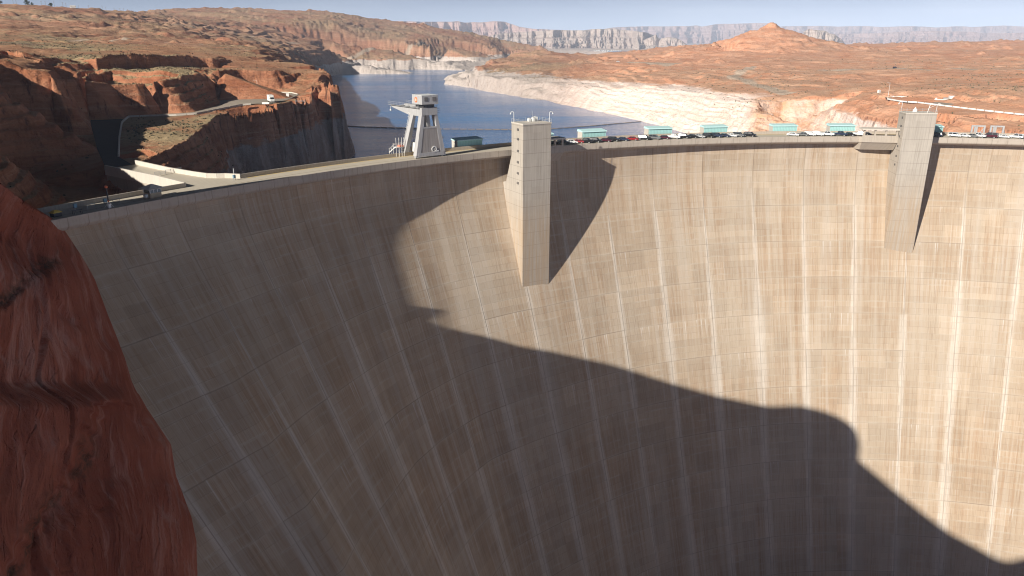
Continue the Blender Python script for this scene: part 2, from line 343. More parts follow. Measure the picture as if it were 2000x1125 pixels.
M = {}
M['dam'] = mat_dam()
M['rock'] = mat_terrain(); M['cliff'] = mat_cliff(); M['water'] = mat_water()
M['conc'] = mat_concrete('ledge_concrete', (0.40, 0.345, 0.285), (0.50, 0.44, 0.375), 0.45)
M['deck'] = mat_concrete('road_concrete', (0.46, 0.405, 0.32), (0.54, 0.485, 0.40), 0.15, 0.5)
M['tower'] = mat_concrete('tower_concrete', (0.41, 0.365, 0.315), (0.51, 0.465, 0.41), 0.6, 1.0, 0.6)
M['pale'] = mat_concrete('pale_concrete', (0.52, 0.475, 0.41), (0.62, 0.575, 0.51), 0.25)
M['crane'] = mat_concrete('crane_steel', (0.36, 0.355, 0.36), (0.47, 0.465, 0.47), 0.45, 1.0)
M['crane_panel'] = mat_concrete('crane_panel_steel', (0.29, 0.265, 0.255), (0.38, 0.35, 0.335), 0.7, 1.0)
M['teal'] = mat_ribbed('teal_sheet', (0.36, 0.62, 0.61)); M['teal_roof'] = plain('teal_roof', (0.50, 0.74, 0.74), 0.6)
M['asphalt'] = plain('asphalt', (0.045, 0.044, 0.045), 0.9, var=0.3, scale=0.4)
M['lot'] = plain('lot_asphalt', (0.30, 0.255, 0.205), 0.95, var=0.18, scale=0.25)
M['white'] = plain('white_paint', (0.80, 0.79, 0.76), 0.6, var=0.06); M['grey'] = plain('grey_metal', (0.42, 0.42, 0.42), 0.5, 0.2)
M['dark'] = plain('dark_metal', (0.045, 0.045, 0.05), 0.5); M['glass'] = plain('dark_glass', (0.02, 0.025, 0.03), 0.08, spec=0.6)
M['yellow'] = plain('yellow_paint', (0.62, 0.43, 0.10), 0.7); M['orange'] = plain('orange_paint', (0.75, 0.16, 0.06), 0.5)
M['tyre'] = plain('tyre_rubber', (0.02, 0.02, 0.02), 0.9); M['tan'] = plain('tan_block', (0.40, 0.31, 0.22), 0.9); M['wood'] = plain('weathered_wood', (0.22, 0.16, 0.11), 0.9)
M['roofing'] = plain('pale_roofing', (0.66, 0.60, 0.52), 0.8); M['scrub'] = plain('scrub_leaf', (0.14, 0.125, 0.075), 0.9, var=0.5, scale=0.3)
M['leaf'] = plain('tree_leaf', (0.055, 0.075, 0.04), 0.8, var=0.4, scale=0.6); M['blue'] = plain('blue_box', (0.20, 0.33, 0.42), 0.5)
M['lamp'] = plain('lamp_metal', (0.72, 0.72, 0.70), 0.4)

# ------------------------------------------------------------------ camera, sun, sky
cam = bpy.data.cameras.new('camera'); co = bpy.data.objects.new('camera', cam); COL.objects.link(co)
cam.sensor_width = 36.0; cam.lens = FP / 2000 * 36.0; cam.clip_start = 0.5; cam.clip_end = 90000
co.location = (0, 0, HC); co.rotation_euler = (math.pi / 2 - PIT, 0, 0); sc.camera = co
SUN_AZ, SUN_EL = R(-137.3), R(26.9)                  # azimuth clockwise from +Y
sl = bpy.data.lights.new('sun', 'SUN'); so = bpy.data.objects.new('sun', sl); COL.objects.link(so)
sl.energy = 5.0; sl.angle = R(0.53); sl.color = (1.0, 0.94, 0.84)
sv = Vector((math.sin(SUN_AZ) * math.cos(SUN_EL), math.cos(SUN_AZ) * math.cos(SUN_EL), math.sin(SUN_EL)))
so.rotation_euler = sv.to_track_quat('Z', 'Y').to_euler(); so.location = sv * 500
w = bpy.data.worlds.new('World'); sc.world = w; w.use_nodes = True; w.cycles.sampling_method = 'MANUAL'; w.cycles.sample_map_resolution = 2048; sc.cycles.sample_clamp_indirect = 4.0
nt = w.node_tree; bg = nt.nodes['Background']
sky = nt.nodes.new('ShaderNodeTexSky'); sky.sky_type = 'NISHITA'; sky.sun_disc = False
sky.sun_elevation = SUN_EL; sky.sun_rotation = SUN_AZ; sky.altitude = 1100; sky.air_density = 0.09; sky.dust_density = 0.0; sky.ozone_density = 1.2
tc = nt.nodes.new('ShaderNodeTexCoord'); mp = nt.nodes.new('ShaderNodeMapping'); mp.inputs[3].default_value = (2.2, 2.2, 16.0); mp.inputs[1].default_value = (0.4, 0.1, 0.0)
nt.links.new(tc.outputs['Generated'], mp.inputs[0])
cl = nt.nodes.new('ShaderNodeTexNoise'); cl.inputs['Scale'].default_value = 1.6; cl.inputs['Detail'].default_value = 6; cl.inputs['Roughness'].default_value = 0.55
nt.links.new(mp.outputs[0], cl.inputs['Vector'])
mr = nt.nodes.new('ShaderNodeMapRange'); mr.interpolation_type = 'SMOOTHSTEP'; nt.links.new(cl.outputs[0], mr.inputs[0])
mr.inputs[1].default_value = 0.45; mr.inputs[2].default_value = 0.72; mr.inputs[4].default_value = 0.45
mx = nt.nodes.new('ShaderNodeMix'); mx.data_type = 'RGBA'; cm_ = nt.nodes.new('ShaderNodeMath'); cm_.operation = 'MULTIPLY'; nt.links.new(mr.outputs[0], cm_.inputs[0]); nt.links.new(cm_.outputs[0], mx.inputs[0]); nt.links.new(sky.outputs[0], mx.inputs[6]); mx.inputs[7].default_value = (7.2, 7.6, 8.0, 1)
sx_ = nt.nodes.new('ShaderNodeSeparateXYZ'); nt.links.new(tc.outputs['Generated'], sx_.inputs[0])
hr_ = nt.nodes.new('ShaderNodeMapRange'); hr_.interpolation_type = 'SMOOTHSTEP'; nt.links.new(sx_.outputs[2], hr_.inputs[0])
hr_.inputs[1].default_value = 0.0; hr_.inputs[2].default_value = 0.07; hr_.inputs[3].default_value = 0.92; hr_.inputs[4].default_value = 0.0
hc_ = nt.nodes.new('ShaderNodeMapRange'); nt.links.new(sx_.outputs[2], hc_.inputs[0]); hc_.inputs[1].default_value = 0.0; hc_.inputs[2].default_value = 0.06
hm_ = nt.nodes.new('ShaderNodeMix'); hm_.data_type = 'RGBA'; nt.links.new(hc_.outputs[0], hm_.inputs[0]); hm_.inputs[6].default_value = (11.5, 13.6, 16.6, 1); hm_.inputs[7].default_value = (9.0, 12.4, 17.0, 1)
nt.links.new(hr_.outputs[0], cm_.inputs[1])
hx_ = nt.nodes.new('ShaderNodeMix'); hx_.data_type = 'RGBA'; nt.links.new(hr_.outputs[0], hx_.inputs[0]); nt.links.new(sky.outputs[0], hx_.inputs[6]); nt.links.new(hm_.outputs[2], hx_.inputs[7]); nt.links.new(hx_.outputs[2], mx.inputs[6])
mx.inputs[7].default_value = (13.0, 14.4, 16.5, 1)
nt.links.new(mx.outputs[2], bg.inputs[0]); bg.inputs[1].default_value = 0.05
sc.view_settings.view_transform = 'Standard'; sc.view_settings.look = 'None'; sc.view_settings.exposure = 0.56; sc.view_settings.gamma = 1.0

# ------------------------------------------------------------------ haze and water
HAZE = 7.0e-5
sc.cycles.filter_width = 1.1
sc.cycles.use_denoising = True; sc.cycles.use_adaptive_sampling = False
hz = MB().box(-17500, 17500, -3000, 17500, -190, 640).build('haze', None); tag(hz, kind='stuff')
hm = bpy.data.materials.new('haze_air'); hm.use_nodes = True; ht = hm.node_tree; ht.nodes.clear()
pv = ht.nodes.new('ShaderNodeVolumePrincipled'); pv.inputs['Color'].default_value = (0.66, 0.77, 1.0, 1); pv.inputs['Density'].default_value = HAZE; pv.inputs['Anisotropy'].default_value = -0.28
ho = ht.nodes.new('ShaderNodeOutputMaterial'); ht.links.new(pv.outputs[0], ho.inputs['Volume']); hz.data.materials.append(hm)
hm.volume_intersection_method = 'FAST' if hasattr(hm, 'volume_intersection_method') else None
WZ = -38.0

# ------------------------------------------------------------------ the dam as a surface
DC = np.array([120.0, 52.0])
KP = np.array([13.13338638, 15.78486224, 5.57545071, 9.26973528, 246.60176515])
JP = np.radians([-59.62, -55.44, -51.07, -46.6, -37.89, -22.42, -3.77, 19.13])
JM = np.array([.76, .69, .635, .56, .47, .42, .39, .38]); JD = np.array([5., 6.5, 8., 10, 13, 14.5, 15.5, 15.5])
def crest_r(ph): return np.polyval(KP, ph)
def overhang(ph): return np.interp(ph, np.radians([-60, -48, -43, -37, -31.5, -28.5, -24, -15]), [2.6, 4.2, 5.4, 5.5, 4.3, 3.4, 3.4, 4.0])
def face_off(ph, d):
    m = np.interp(ph, JP, JM); d0 = np.interp(ph, JP, JD); k = 4.0
    return m * k * (np.logaddexp(0, (d - d0) / k) - np.logaddexp(0, -d0 / k))
def face_r(ph, d): return crest_r(ph) + overhang(ph) - face_off(ph, d)
def pol(ph, r, z): return np.stack([DC[0] + r * np.sin(ph), DC[1] + r * np.cos(ph), np.broadcast_to(z, np.shape(ph + r * 0))], -1)
def phi_of(x, y): return np.arctan2(np.asarray(x) - DC[0], np.asarray(y) - DC[1])
_wp = np.radians(np.linspace(-74, 40, 70))
_wi = np.stack([DC[0] + (crest_r(_wp) + 10.5) * np.sin(_wp), DC[1] + (crest_r(_wp) + 10.5) * np.cos(_wp)], -1)
_wd = np.stack([np.sin(_wp * 0.75 - 0.05), np.cos(_wp * 0.75 - 0.05)], -1)
_ws = np.array([0, 60, 150, 300, 600, 1200, 2500, 6000, 12000.0])
lake = grid_mesh('water', np.concatenate([_wi[:, None, :] + _ws[None, :, None] * _wd[:, None, :], np.full((70, 9, 1), WZ)], -1), M['water'], smooth=False)
tag(lake, kind='structure')
def frame(ph, dr=0.0, z=0.0):
    p = pol(np.float64(ph), crest_r(ph) + dr, z); return tuple(p), -ph

# ------------------------------------------------------------------ terrain
TP = []
def P_(*ps):
    for p in ps: TP.append(p)
def line(pts, step=12.0):
    step *= 0.5
    """breakline through world points, resampled"""
    for a, b in zip(pts[:-1], pts[1:]):
        n = max(1, int(math.dist(a, b) / step))
        for i in range(n): TP.append(tuple(a[j] + (b[j] - a[j]) * i / n for j in range(3)))
    TP.append(tuple(pts[-1]))
# west rim beside and beyond the near cliff, hill that shades the access road
WRIM = [(-136.3, 133.0, 25), (-139, 140, 30), (-149, 163, 30), (-153, 172, 30), (-170, 215, 30.5), (-190, 267, 31), (-213, 318, 32), (-232, 331, 31)]
line(WRIM, 9)
line([(x - 22, y + 8, z + 1.5) for x, y, z in WRIM], 15); line([(x - 160, y + 30, z + 12) for x, y, z in WRIM], 60)
P_((-420, 100, 45), (-520, 350, 46), (-300, 60, 40))
line([G(0, 95, 32), G(60, 113, 29), G(100, 148, 23.5), G(125, 153, 21), G(150, 172, 15), G(168, 196, 8)], 8)
line([G(0, 180, 13), G(60, 186, 12), G(110, 190, 10), G(150, 205, 6)], 8)
line([G(0, 205, 8), G(60, 215, 6), G(120, 222, 4.5), G(160, 235, 2)], 8)
line([G(0, 265, 3), G(60, 268, 2), G(110, 264, 1.5), G(148, 264, 1.5), G(165, 280, -1)], 8)
line([G(0, 300, -3), G(60, 300, -4), G(110, 296, -3.5), G(150, 298, -3)], 8)
line([G(20, 350, -4), G(80, 372, -6), G(130, 390, -7), G(190, 372, -7), G(250, 352, -9)], 8)
P_((-118, 172, -4), (-112, 160, -4), (-125, 150, 6), (-108, 190, -7), (-100, 205, -9))
# access road, left and right edges
RL = [G(207, 330, -1.2), G(190, 292, 0), G(179, 250, 1.5), G(173, 218, 3), G(176, 201, 4.5)]
RR = [G(258, 322, -1.2), G(230, 306, -0.8), G(231, 270, 0.3), G(236, 240, 1.5), G(250, 228.5, 2)]
line(RL, 8); line(RR, 8)
P_(G(205, 203, 4.4), G(235, 212, 3.2), G(262, 220, 2.2))
LOTW = [G(250, 228.5, 2), G(290, 227, 2.1), G(335, 226.5, 2.2), G(385, 223, 2.5), G(430, 214, 3), G(470, 206, 4), G(500, 203, 4.5), G(532, 202.5, 4.5), G(562, 195, 4.5), G(583, 186, 4.5)]
LOTB = [G(265, 221.5, 2.1), G(335, 222.5, 2.3), G(375, 220.5, 2.5), G(425, 206, 3.4), G(431, 200, 4), G(420, 192, 4.5), G(460, 186, 4.5), G(514, 181, 4.5), G(568, 181.5, 4.5), G(583, 185, 4.5)]
line(LOTW, 8); line(LOTB, 8)
# grassy bench and its cliff edge above the lake
line([G(268, 318, -1.2), G(300, 306, -0.6), G(335, 290, 0.2), G(372, 266, 1.0), G(400, 247, 1.6), G(428, 228, 2.4), G(455, 221, 2.8), G(485, 215, 3.4), G(520, 208, 3.9), G(552, 202, 4.3), G(580, 195, 4.4), G(600, 190, 4.6), G(618, 182, 5.0)], 7)
P_(G(300, 260, 1.5), G(280, 295, 0), G(350, 248, 1.8), G(330, 236, 2.0), G(270, 250, 1.2))
line([GR(606, 179.5, 480), G(640, 180, 5.5), G(660, 178, 5.5), G(661, 184, 4.0)], 6)
line([G(600, 176, 6.0), G(618, 171, 8), G(650, 171, 8.5)], 6)
line([(-84, 226, -46), (-90, 255, -46), (-104, 298, -46), (-118, 345, -46), (-123, 378, -46), (-112, 402, -46), (-115, 428, -46), (-116.5, 447, -46), (-106, 464, -46), (-106, 500, -46), (-112, 540, -46), (-119, 570, -46), (-128, 612, -46), (-150, 700, -50), (-200, 900, -50), (-268, 1150, -50), (-330, 1400, -50), (-385, 1600, -50)], 14)
line([(-99, 258, -22), (-112, 300, -20), (-131, 352, -19), (-135, 380, -18), (-121, 402, -16), (-120, 430, -15), (-120.5, 449, -15), (-110, 469, -16), (-112, 488, -18), (-118, 515, -18), (-124, 552, -14)], 12)
line([(-117, 470, -3), (-119, 492, 0), (-124, 508, 4)], 8)
# red bluff behind the road and the terraces above it
line([G(150, 150, 21), G(190, 160, 18), G(230, 161, 17.5), G(262, 160, 17.5), G(300, 158, 17.5), G(345, 151, 18), G(385, 144, 18.5), G(402, 148, 17.5), G(418, 160, 14)], 8)
line([G(150, 140, 21.5), G(200, 138, 20.5), G(300, 137, 19.5), G(385, 137, 19.5), G(425, 138, 19)], 10)
line([GR(185, 135.5, 440), GR(260, 135, 468), GR(340, 134.5, 498), GR(425, 134.5, 526)], 7)
line([GR(182, 112, 443), GR(222, 108.5, 458), GR(262, 109, 471), GR(340, 111, 501), GR(418, 116, 529), GR(438, 127, 534)], 7)
line([GR(150, 118, 445), GR(100, 116, 470)], 10)
line([G(430, 180, 7), G(425, 155, 15), G(440, 142, 18.5)], 7)
line([GR(436, 138, 478), GR(470, 137.5, 494), GR(500, 137, 497), GR(530, 138.5, 499), GR(548, 148, 500), GR(552, 166, 498)], 7)
line([GR(440, 182, 466), GR(500, 178.5, 490), GR(545, 178.5, 492)], 8)
line([GR(470, 131, 530), GR(500, 130, 540), GR(560, 132, 545), GR(600, 135, 540), GR(630, 139, 530), GR(644, 146, 518)], 9)
line([GR(572, 160, 505), GR(600, 162, 503), GR(640, 160, 502), GR(655, 162, 500)], 8)
line([GR(590, 147, 520), GR(625, 150, 515)], 8)
line([GR(450, 121, 565), GR(520, 120, 580), GR(580, 122, 585), GR(616, 127, 575), GR(636, 135, 560)], 11)
line([(-125, 520, 11), (-135, 548, 7), (-150, 600, 3), (-180, 700, 0), (-232, 900, -2), (-300, 1150, -3), (-362, 1400, -4), (-415, 1560, -5)], 20)
line([GR(640, 137, 1620)[:2] + (-46,), GR(662, 137.5, 1700)[:2] + (-46,)], 30)
# rolling ground to the north-west
for row in ([(-60, 88, 500), (0, 92, 520), (60, 96, 540), (120, 98, 560), (180, 100, 560), (260, 99, 580), (340, 104, 570), (420, 110, 560), (480, 113, 620), (540, 111, 660)],
            [(-60, 78, 640), (0, 80, 640), (100, 84, 660), (200, 92, 640), (330, 96, 660), (430, 99, 680), (520, 97, 760), (540, 102, 900)],
            [(-60, 62, 850), (0, 64, 860), (100, 68, 880), (200, 75, 880), (300, 79, 900), (400, 80, 920), (480, 84, 960), (538, 95, 1150), (580, 102, 1500), (630, 107, 1640)],
            [(-60, 42, 1050), (0, 44, 1060), (100, 48, 1080), (220, 54, 1120), (330, 56, 1180), (430, 79, 1150), (505, 87, 1250), (560, 94, 1500), (640, 99, 1720)],
            [(430, 70, 1350), (500, 75, 1600), (560, 80, 1800), (600, 86, 1900)],
            [(-60, 24, 1250), (0, 25, 1260), (110, 29, 1300), (250, 40, 1400), (330, 46, 1500), (420, 60, 1650), (560, 68, 2000), (680, 88, 2050), (760, 98, 2100)],
            [(-100, 4, 1420), (-60, 5, 1440), (0, 8, 1460), (55, 11, 1470), (100, 14, 1480), (150, 18, 1500), (200, 22, 1540), (240, 23.5, 1620)],
            [(330, 34, 1900), (430, 44, 2050), (540, 52, 2250), (640, 62, 2350), (740, 78, 2400), (840, 88, 2300), (930, 100, 2350)],
            [(252, 23.5, 2300), (290, 22, 2450), (330, 19.5, 2700), (400, 15.5, 2850), (480, 17.5, 3000), (560, 20, 3000), (640, 22.5, 3000), (700, 32, 3000), (740, 37, 3000), (772, 45, 2950), (840, 51.5, 2950), (900, 62, 2900), (960, 72, 2900), (1000, 81, 2900), (1040, 90, 2850), (1068, 97, 2700)],
            [(640, 36, 2500), (740, 56, 2600), (840, 70, 2600), (930, 84, 2600), (1000, 93, 2580), (1045, 100, 2500)]):
    line([GR(*q) for q in row], 45)
line([GR(-100, 14, 2200), GR(55, 22, 2200), GR(200, 30, 2300), GR(330, 34, 4200), GR(560, 36, 4600), GR(740, 52, 4600), GR(900, 72, 4500), GR(1040, 96, 4500)], 200)
# far shore cliffs
line([G(662, 137.5, -38), G(700, 137, -38), G(760, 137, -38), G(830, 135.5, -38), G(900, 133, -38), G(960, 130, -38), G(1010, 127.5, -38), G(1090, 120, -38)], 25)
line([tuple(np.array(G(x, y + 0.8, -52))) for x, y in ((662, 138.5), (760, 138), (830, 136.5), (900, 134), (960, 131), (1010, 128.5))], 25)
line([GR(648, 108, 1740), GR(690, 117, 1945), GR(760, 117, 1945), GR(830, 115, 1990), GR(860, 119, 1985), GR(900, 117.5, 2060), GR(980, 118, 2140), GR(1040, 115, 2250)], 25)
line([GR(622, 107, 1640), GR(650, 112, 1690), GR(665, 125, 1730)], 20)
P_(*[(x_, y_, -62.0) for x_, y_ in ((-62, 350), (-62, 450), (-62, 540), (-75, 640), (-90, 760), (-125, 900), (-175, 1100), (-235, 1300), (-290, 1500), (-40, 280), (0, 420), (60, 420), (0, 560), (-20, 700), (120, 420), (-60, 850))])
# east peninsula: underwater foot, waterline, top of the pale ring, slopes behind
SH = [(852, 153), (862, 158), (880, 163), (900, 167), (950, 177), (1000, 186), (1050, 195.5), (1100, 205), (1150, 215.5), (1200, 226), (1255, 238), (1300, 249), (1350, 262), (1400, 275)]
shw = [G(x, y, -38) for x, y in SH] + [(190, 480, -38), (228, 400, -38), (262, 340, -38), (292, 300, -38)]
line(shw, 14)
line([(x - 16, y - 26, -58) for x, y, z in shw], 30)
line([(x - 70, y - 80, -64) for x, y, z in shw[:12]], 60)
RG = [(872, 153, 1330), (900, 152, 1280), (950, 150, 1180), (1000, 155, 1100), (1050, 160, 1030), (1100, 165, 960), (1150, 169, 890), (1200, 169, 850), (1250, 166, 815), (1300, 170, 770), (1350, 176, 720), (1400, 184, 665), (1440, 190, 640), (1480, 200, 590)]
line([GR(*q) for q in RG], 14)
line([GR(x, y + 13, r - 22) for x, y, r in RG[5:]], 16)
line([GR(890, 147, 1400), GR(950, 138, 1320), GR(1000, 138, 1260), GR(1100, 140, 1150), GR(1200, 143, 1020), GR(1300, 147, 900), GR(1400, 160, 770), GR(1470, 176, 680), GR(1530, 196, 600)], 20)
line([GR(900, 143, 1500), GR(960, 128, 1480), GR(1000, 122, 1480), GR(1100, 122, 1350), GR(1200, 124, 1200), GR(1300, 126, 1120), GR(1400, 132, 980), GR(1500, 146, 830), GR(1600, 158, 720), GR(1700, 170, 610), GR(1800, 172, 560), GR(2000, 186, 440), GR(2080, 195, 400)], 22)
line([GR(960, 118, 1640), GR(1010, 104, 1680), GR(1045, 99.5, 1690), GR(1085, 99.5, 1690), GR(1112, 111, 1640), GR(1200, 114.5, 1480), GR(1300, 114, 1320), GR(1400, 118, 1150), GR(1500, 126, 1000), GR(1600, 132, 920), GR(1700, 138, 840), GR(1800, 142, 760), GR(2000, 148, 620), GR(2080, 150, 580)], 28)
line([GR(1100, 110.5, 1800), GR(1180, 111.5, 1800), GR(1216, 108, 1780), GR(1250, 96.5, 1760), GR(1290, 97, 1700), GR(1350, 98, 1600), GR(1400, 102, 1400), GR(1500, 104, 1250), GR(1600, 110, 1150), GR(1700, 114, 1080), GR(1800, 118, 980), GR(1900, 122, 900), GR(2000, 124, 860), GR(2080, 124, 840)], 30)
line([GR(1300, 92, 2000), GR(1340, 88, 2000), GR(1390, 91, 1750), GR(1500, 93, 1500), GR(1620, 95, 1450), GR(1700, 99, 1350), GR(1800, 101, 1250), GR(1900, 104, 1150), GR(2000, 105, 1150), GR(2080, 105, 1150)], 40)
line([GR(1330, 92, 2300), GR(1640, 87.5, 1850), GR(1700, 88, 1800), GR(1750, 87, 1800), GR(1800, 88, 1750), GR(1840, 86, 1750), GR(1880, 81, 1750), GR(1900, 85.5, 1750), GR(1950, 80, 1800), GR(2000, 78.5, 1800), GR(2080, 78, 1800)], 45)
line([GR(1100, 114, 2100), GR(1216, 114, 2100), GR(1300, 100, 2600), GR(1640, 96, 2700), GR(1850, 96, 2600), GR(2080, 96, 2600)], 120)
line([GR(870, 149, 1500)[:2] + (-55,), GR(930, 137, 1750)[:2] + (-55,), GR(1010, 122, 2050)[:2] + (-55,), GR(1100, 112, 2400)[:2] + (-60,)], 60)
line([GR(1080, 108, 3000)[:2] + (-60,), GR(1400, 108, 3000)[:2] + (-60,), GR(2100, 108, 3000)[:2] + (-45,)], 200)
line([GR(1000, 108, 5200)[:2] + (-60,), GR(1400, 108, 5200)[:2] + (-60,), GR(2100, 108, 5200)[:2] + (-45,)], 400)
line([GR(-150, 40, 5200)[:2] + (60,), GR(500, 40, 5200)[:2] + (40,), GR(900, 70, 5200)[:2] + (-20,)], 400)
# hillside with the east road, down to the right abutment
ROADE = [G(1720, 189.5, 0.5), G(1765, 196, 0), G(1800, 200, 0), G(1850, 206, 0), G(1925, 215, 0), G(2000, 223, 0), G(2060, 230, 0)]
line([G(1735, 194.5, 0), G(1765, 200, 0), G(1790, 201, 0), G(1850, 208.5, 0), G(1925, 217.5, 0), G(2000, 225.5, 0), G(2080, 235, 0)], 8)
line([G(1715, 187, 0.6), G(1780, 190.5, 0.6), G(1850, 196, 0.6), G(1925, 206, 0.6), G(2000, 214, 0.6), G(2080, 224, 0.6)], 8)
line([GR(1720, 182, 520), GR(1800, 184, 500), GR(1870, 188, 470), GR(1940, 198, 425), GR(2000, 206, 402), GR(2080, 215, 380)], 10)
line([GR(1650, 200, 540), GR(1720, 205, 475), GR(1800, 215, 430), GR(1900, 228, 385), GR(2000, 238, 362), GR(2080, 246, 345)], 10)
line([GR(1600, 215, 560), GR(1680, 226, 475), GR(1740, 228, 440), GR(1850, 240, 395), GR(1950, 252, 355), GR(2060, 264, 330)], 10)
line([GR(1530, 245, 590), GR(1620, 250, 520), GR(1700, 255, 455), GR(1800, 262, 400), GR(1900, 272, 356), GR(2000, 280, 330), GR(2080, 285, 318)], 10)
P_((300, 280, -20), (330, 250, -5), (420, 260, 8), (560, 300, 18))
# butte on the skyline
bx, by, _ = GR(1500, 80, 1420)
for r_, z_, n_ in ((0, 63.5, 1), (5, 62.5, 6), (11, 59.5, 10), (16, 55.5, 10), (38, 48.5, 14), (66, 38.5, 20), (100, 27, 26), (150, 17.5, 30)):
    for i in range(n_):
        a = 2 * math.pi * i / n_; e = 1 + 0.28 * max(0, math.cos(a - 0.1)) * (r_ > 30)
        P_((bx + r_ * e * math.cos(a), by + r_ * math.sin(a), z_))
bx2, by2, _ = GR(1575, 80, 1440)
for r_, z_ in ((0, 33), (12, 32), (26, 26)):
    for i in range(6): P_((bx2 + r_ * math.cos(i * 1.05), by2 + r_ * math.sin(i * 1.05), z_))

line([tuple(pol(np.float64(R(a)), crest_r(R(a)) + 22, -60.0)) for a in range(-44, 34, 4)], 12)
TPa = np.array(TP, float)
TPa = np.vstack([TPa, [[-5200, 1000, 60], [-3500, 5200, 40], [5200, 3000, -40], [4200, 5200, -60], [900, 150, 20], [-900, 30, 60], [-260, -10, 45], [0, 60, -60], [200, 60, -60]]])
TPa[:, :2] += np.random.RandomState(3).uniform(-0.05, 0.05, (len(TPa), 2))
_, _, tris, orig, _, _ = delaunay_2d_cdt([Vector(p[:2]) for p in TPa], [], [], 0, 1e-5)
tv = np.array([TPa[o[0]] if len(o) else (0, 0, 0) for o in orig])
tris = [t for t in tris if len(t) == 3]

TH = np.radians(np.concatenate([np.arange(-54, -39.5, 0.16), np.arange(-39.5, 39.0, 0.056), np.arange(39.0, 48, 0.2)]))
RRs = [120.0]
while RRs[-1] < 5000:
    r = RRs[-1]; RRs.append(r + (0.85 if r < 620 else 0.85 * (r / 620) ** 1.9 if r < 2000 else 9 + (r - 2000) * 0.012))
RRs = np.array(RRs)
TT, RG_ = np.meshgrid(TH, RRs, indexing='ij')
X = RG_ * np.sin(TT); Y = RG_ * np.cos(TT)
# things that must stay flat: roads, lots
def poly_mask(px, py, poly):
    ins = np.zeros(px.shape, bool); n = len(poly); j = n - 1
    for i in range(n):
        xi, yi = poly[i][:2]; xj, yj = poly[j][:2]
        c = ((yi > py) != (yj > py)) & (px < (xj - xi) * (py - yi) / (yj - yi + 1e-12) + xi); ins ^= c; j = i
    return ins
def seg_dist(px, py, poly, closed=True):
    d = np.full(px.shape, 1e9)
    pts = poly + [poly[0]] if closed else poly
    for a, b in zip(pts[:-1], pts[1:]):
        ax, ay = a[:2]; bx_, by_ = b[:2]; L = (bx_ - ax) ** 2 + (by_ - ay) ** 2 + 1e-9
        t = np.clip(((px - ax) * (bx_ - ax) + (py - ay) * (by_ - ay)) / L, 0, 1)
        d = np.minimum(d, np.hypot(px - ax - t * (bx_ - ax), py - ay - t * (by_ - ay)))
    return d
ROADW_POLY = RL + [G(205, 203, 4.4), G(235, 212, 3.2), G(262, 220, 2.2)] + RR[::-1]
LOT_POLY = LOTW + LOTB[::-1]
ROADE_POLY = [G(1735, 194, 0), G(1765, 199.5, 0), G(1790, 200.5, 0), G(1850, 208, 0), G(1925, 217, 0), G(2000, 225, 0), G(2080, 234.5, 0), G(2080, 225, 0), G(2000, 215, 0), G(1925, 207, 0), G(1850, 198, 0), G(1782, 192, 0), G(1724, 188, 0)]
fd = np.full(X.shape, 60.0); fdE = np.full(X.shape, 60.0)
sub = (RG_ > 200) & (RG_ < 520)
for pl in (ROADW_POLY, LOT_POLY, ROADE_POLY):
    px, py = X[sub], Y[sub]; d = seg_dist(px, py, pl); d[poly_mask(px, py, pl)] = 0.0
    fd[sub] = np.minimum(fd[sub], d)
    if pl is ROADE_POLY: fdE[sub] = d
wm = sstep(0.5, 7, fd) * sstep(1.0, 34, fdE)
far = sstep(500, 1500, RG_)
edgefar = sstep(150, 240, np.hypot(X + 140, Y - 120)) * 0.8 + 0.2
WX = X + wm * ((4.2 + 14 * far) * fbm(X / (26 + 60 * far), Y / (26 + 60 * far), 3, 11) + 1.6 * fbm(X / 6.5, Y / 6.5, 2, 12)) * edgefar
WY = Y + wm * ((4.2 + 14 * far) * fbm(X / (26 + 60 * far), Y / (26 + 60 * far), 3, 21) + 1.6 * fbm(X / 6.5, Y / 6.5, 2, 22)) * edgefar
Z = np.full(X.shape, np.nan)
for t in tris:
    A, B, Cc = tv[t[0]], tv[t[1]], tv[t[2]]
    q = np.array([A[:2], B[:2], Cc[:2]]); rr = np.hypot(q[:, 0], q[:, 1]); an = np.arctan2(q[:, 0], q[:, 1])
    mid = [(q[i] + (q[(i + 1) % 3] - q[i]) * f) for i in range(3) for f in np.linspace(0, 1, 9)]
    rmn = min(np.hypot(*m) for m in mid)
    if an.max() - an.min() > 3: continue
    mg = 8 + 18 * float(sstep(500, 1500, rr.max()))
    i0 = np.searchsorted(TH, an.min() - mg / max(rmn, 60)); i1 = np.searchsorted(TH, an.max() + mg / max(rmn, 60))
    j0 = np.searchsorted(RRs, rmn * 0.97 - mg); j1 = np.searchsorted(RRs, rr.max() + mg)
    if i1 <= i0 or j1 <= j0: continue
    xs = WX[i0:i1, j0:j1]; ys = WY[i0:i1, j0:j1]
    den = (B[1] - Cc[1]) * (A[0] - Cc[0]) + (Cc[0] - B[0]) * (A[1] - Cc[1])
    if abs(den) < 1e-9: continue
    l1 = ((B[1] - Cc[1]) * (xs - Cc[0]) + (Cc[0] - B[0]) * (ys - Cc[1])) / den
    l2 = ((Cc[1] - A[1]) * (xs - Cc[0]) + (A[0] - Cc[0]) * (ys - Cc[1])) / den
    l3 = 1 - l1 - l2
    ok = (l1 >= -1e-7) & (l2 >= -1e-7) & (l3 >= -1e-7)
    blk = Z[i0:i1, j0:j1]; blk[ok] = (l1 * A[2] + l2 * B[2] + l3 * Cc[2])[ok]
Z[np.isnan(Z)] = -55.0
# slopes
gr = np.gradient(Z, axis=1) / np.gradient(RRs)[None, :]
gt = np.gradient(Z, axis=0) / (np.gradient(TH)[:, None] * RG_)
slope = np.hypot(gr, gt)
steep = sstep(0.25, 0.9, slope)
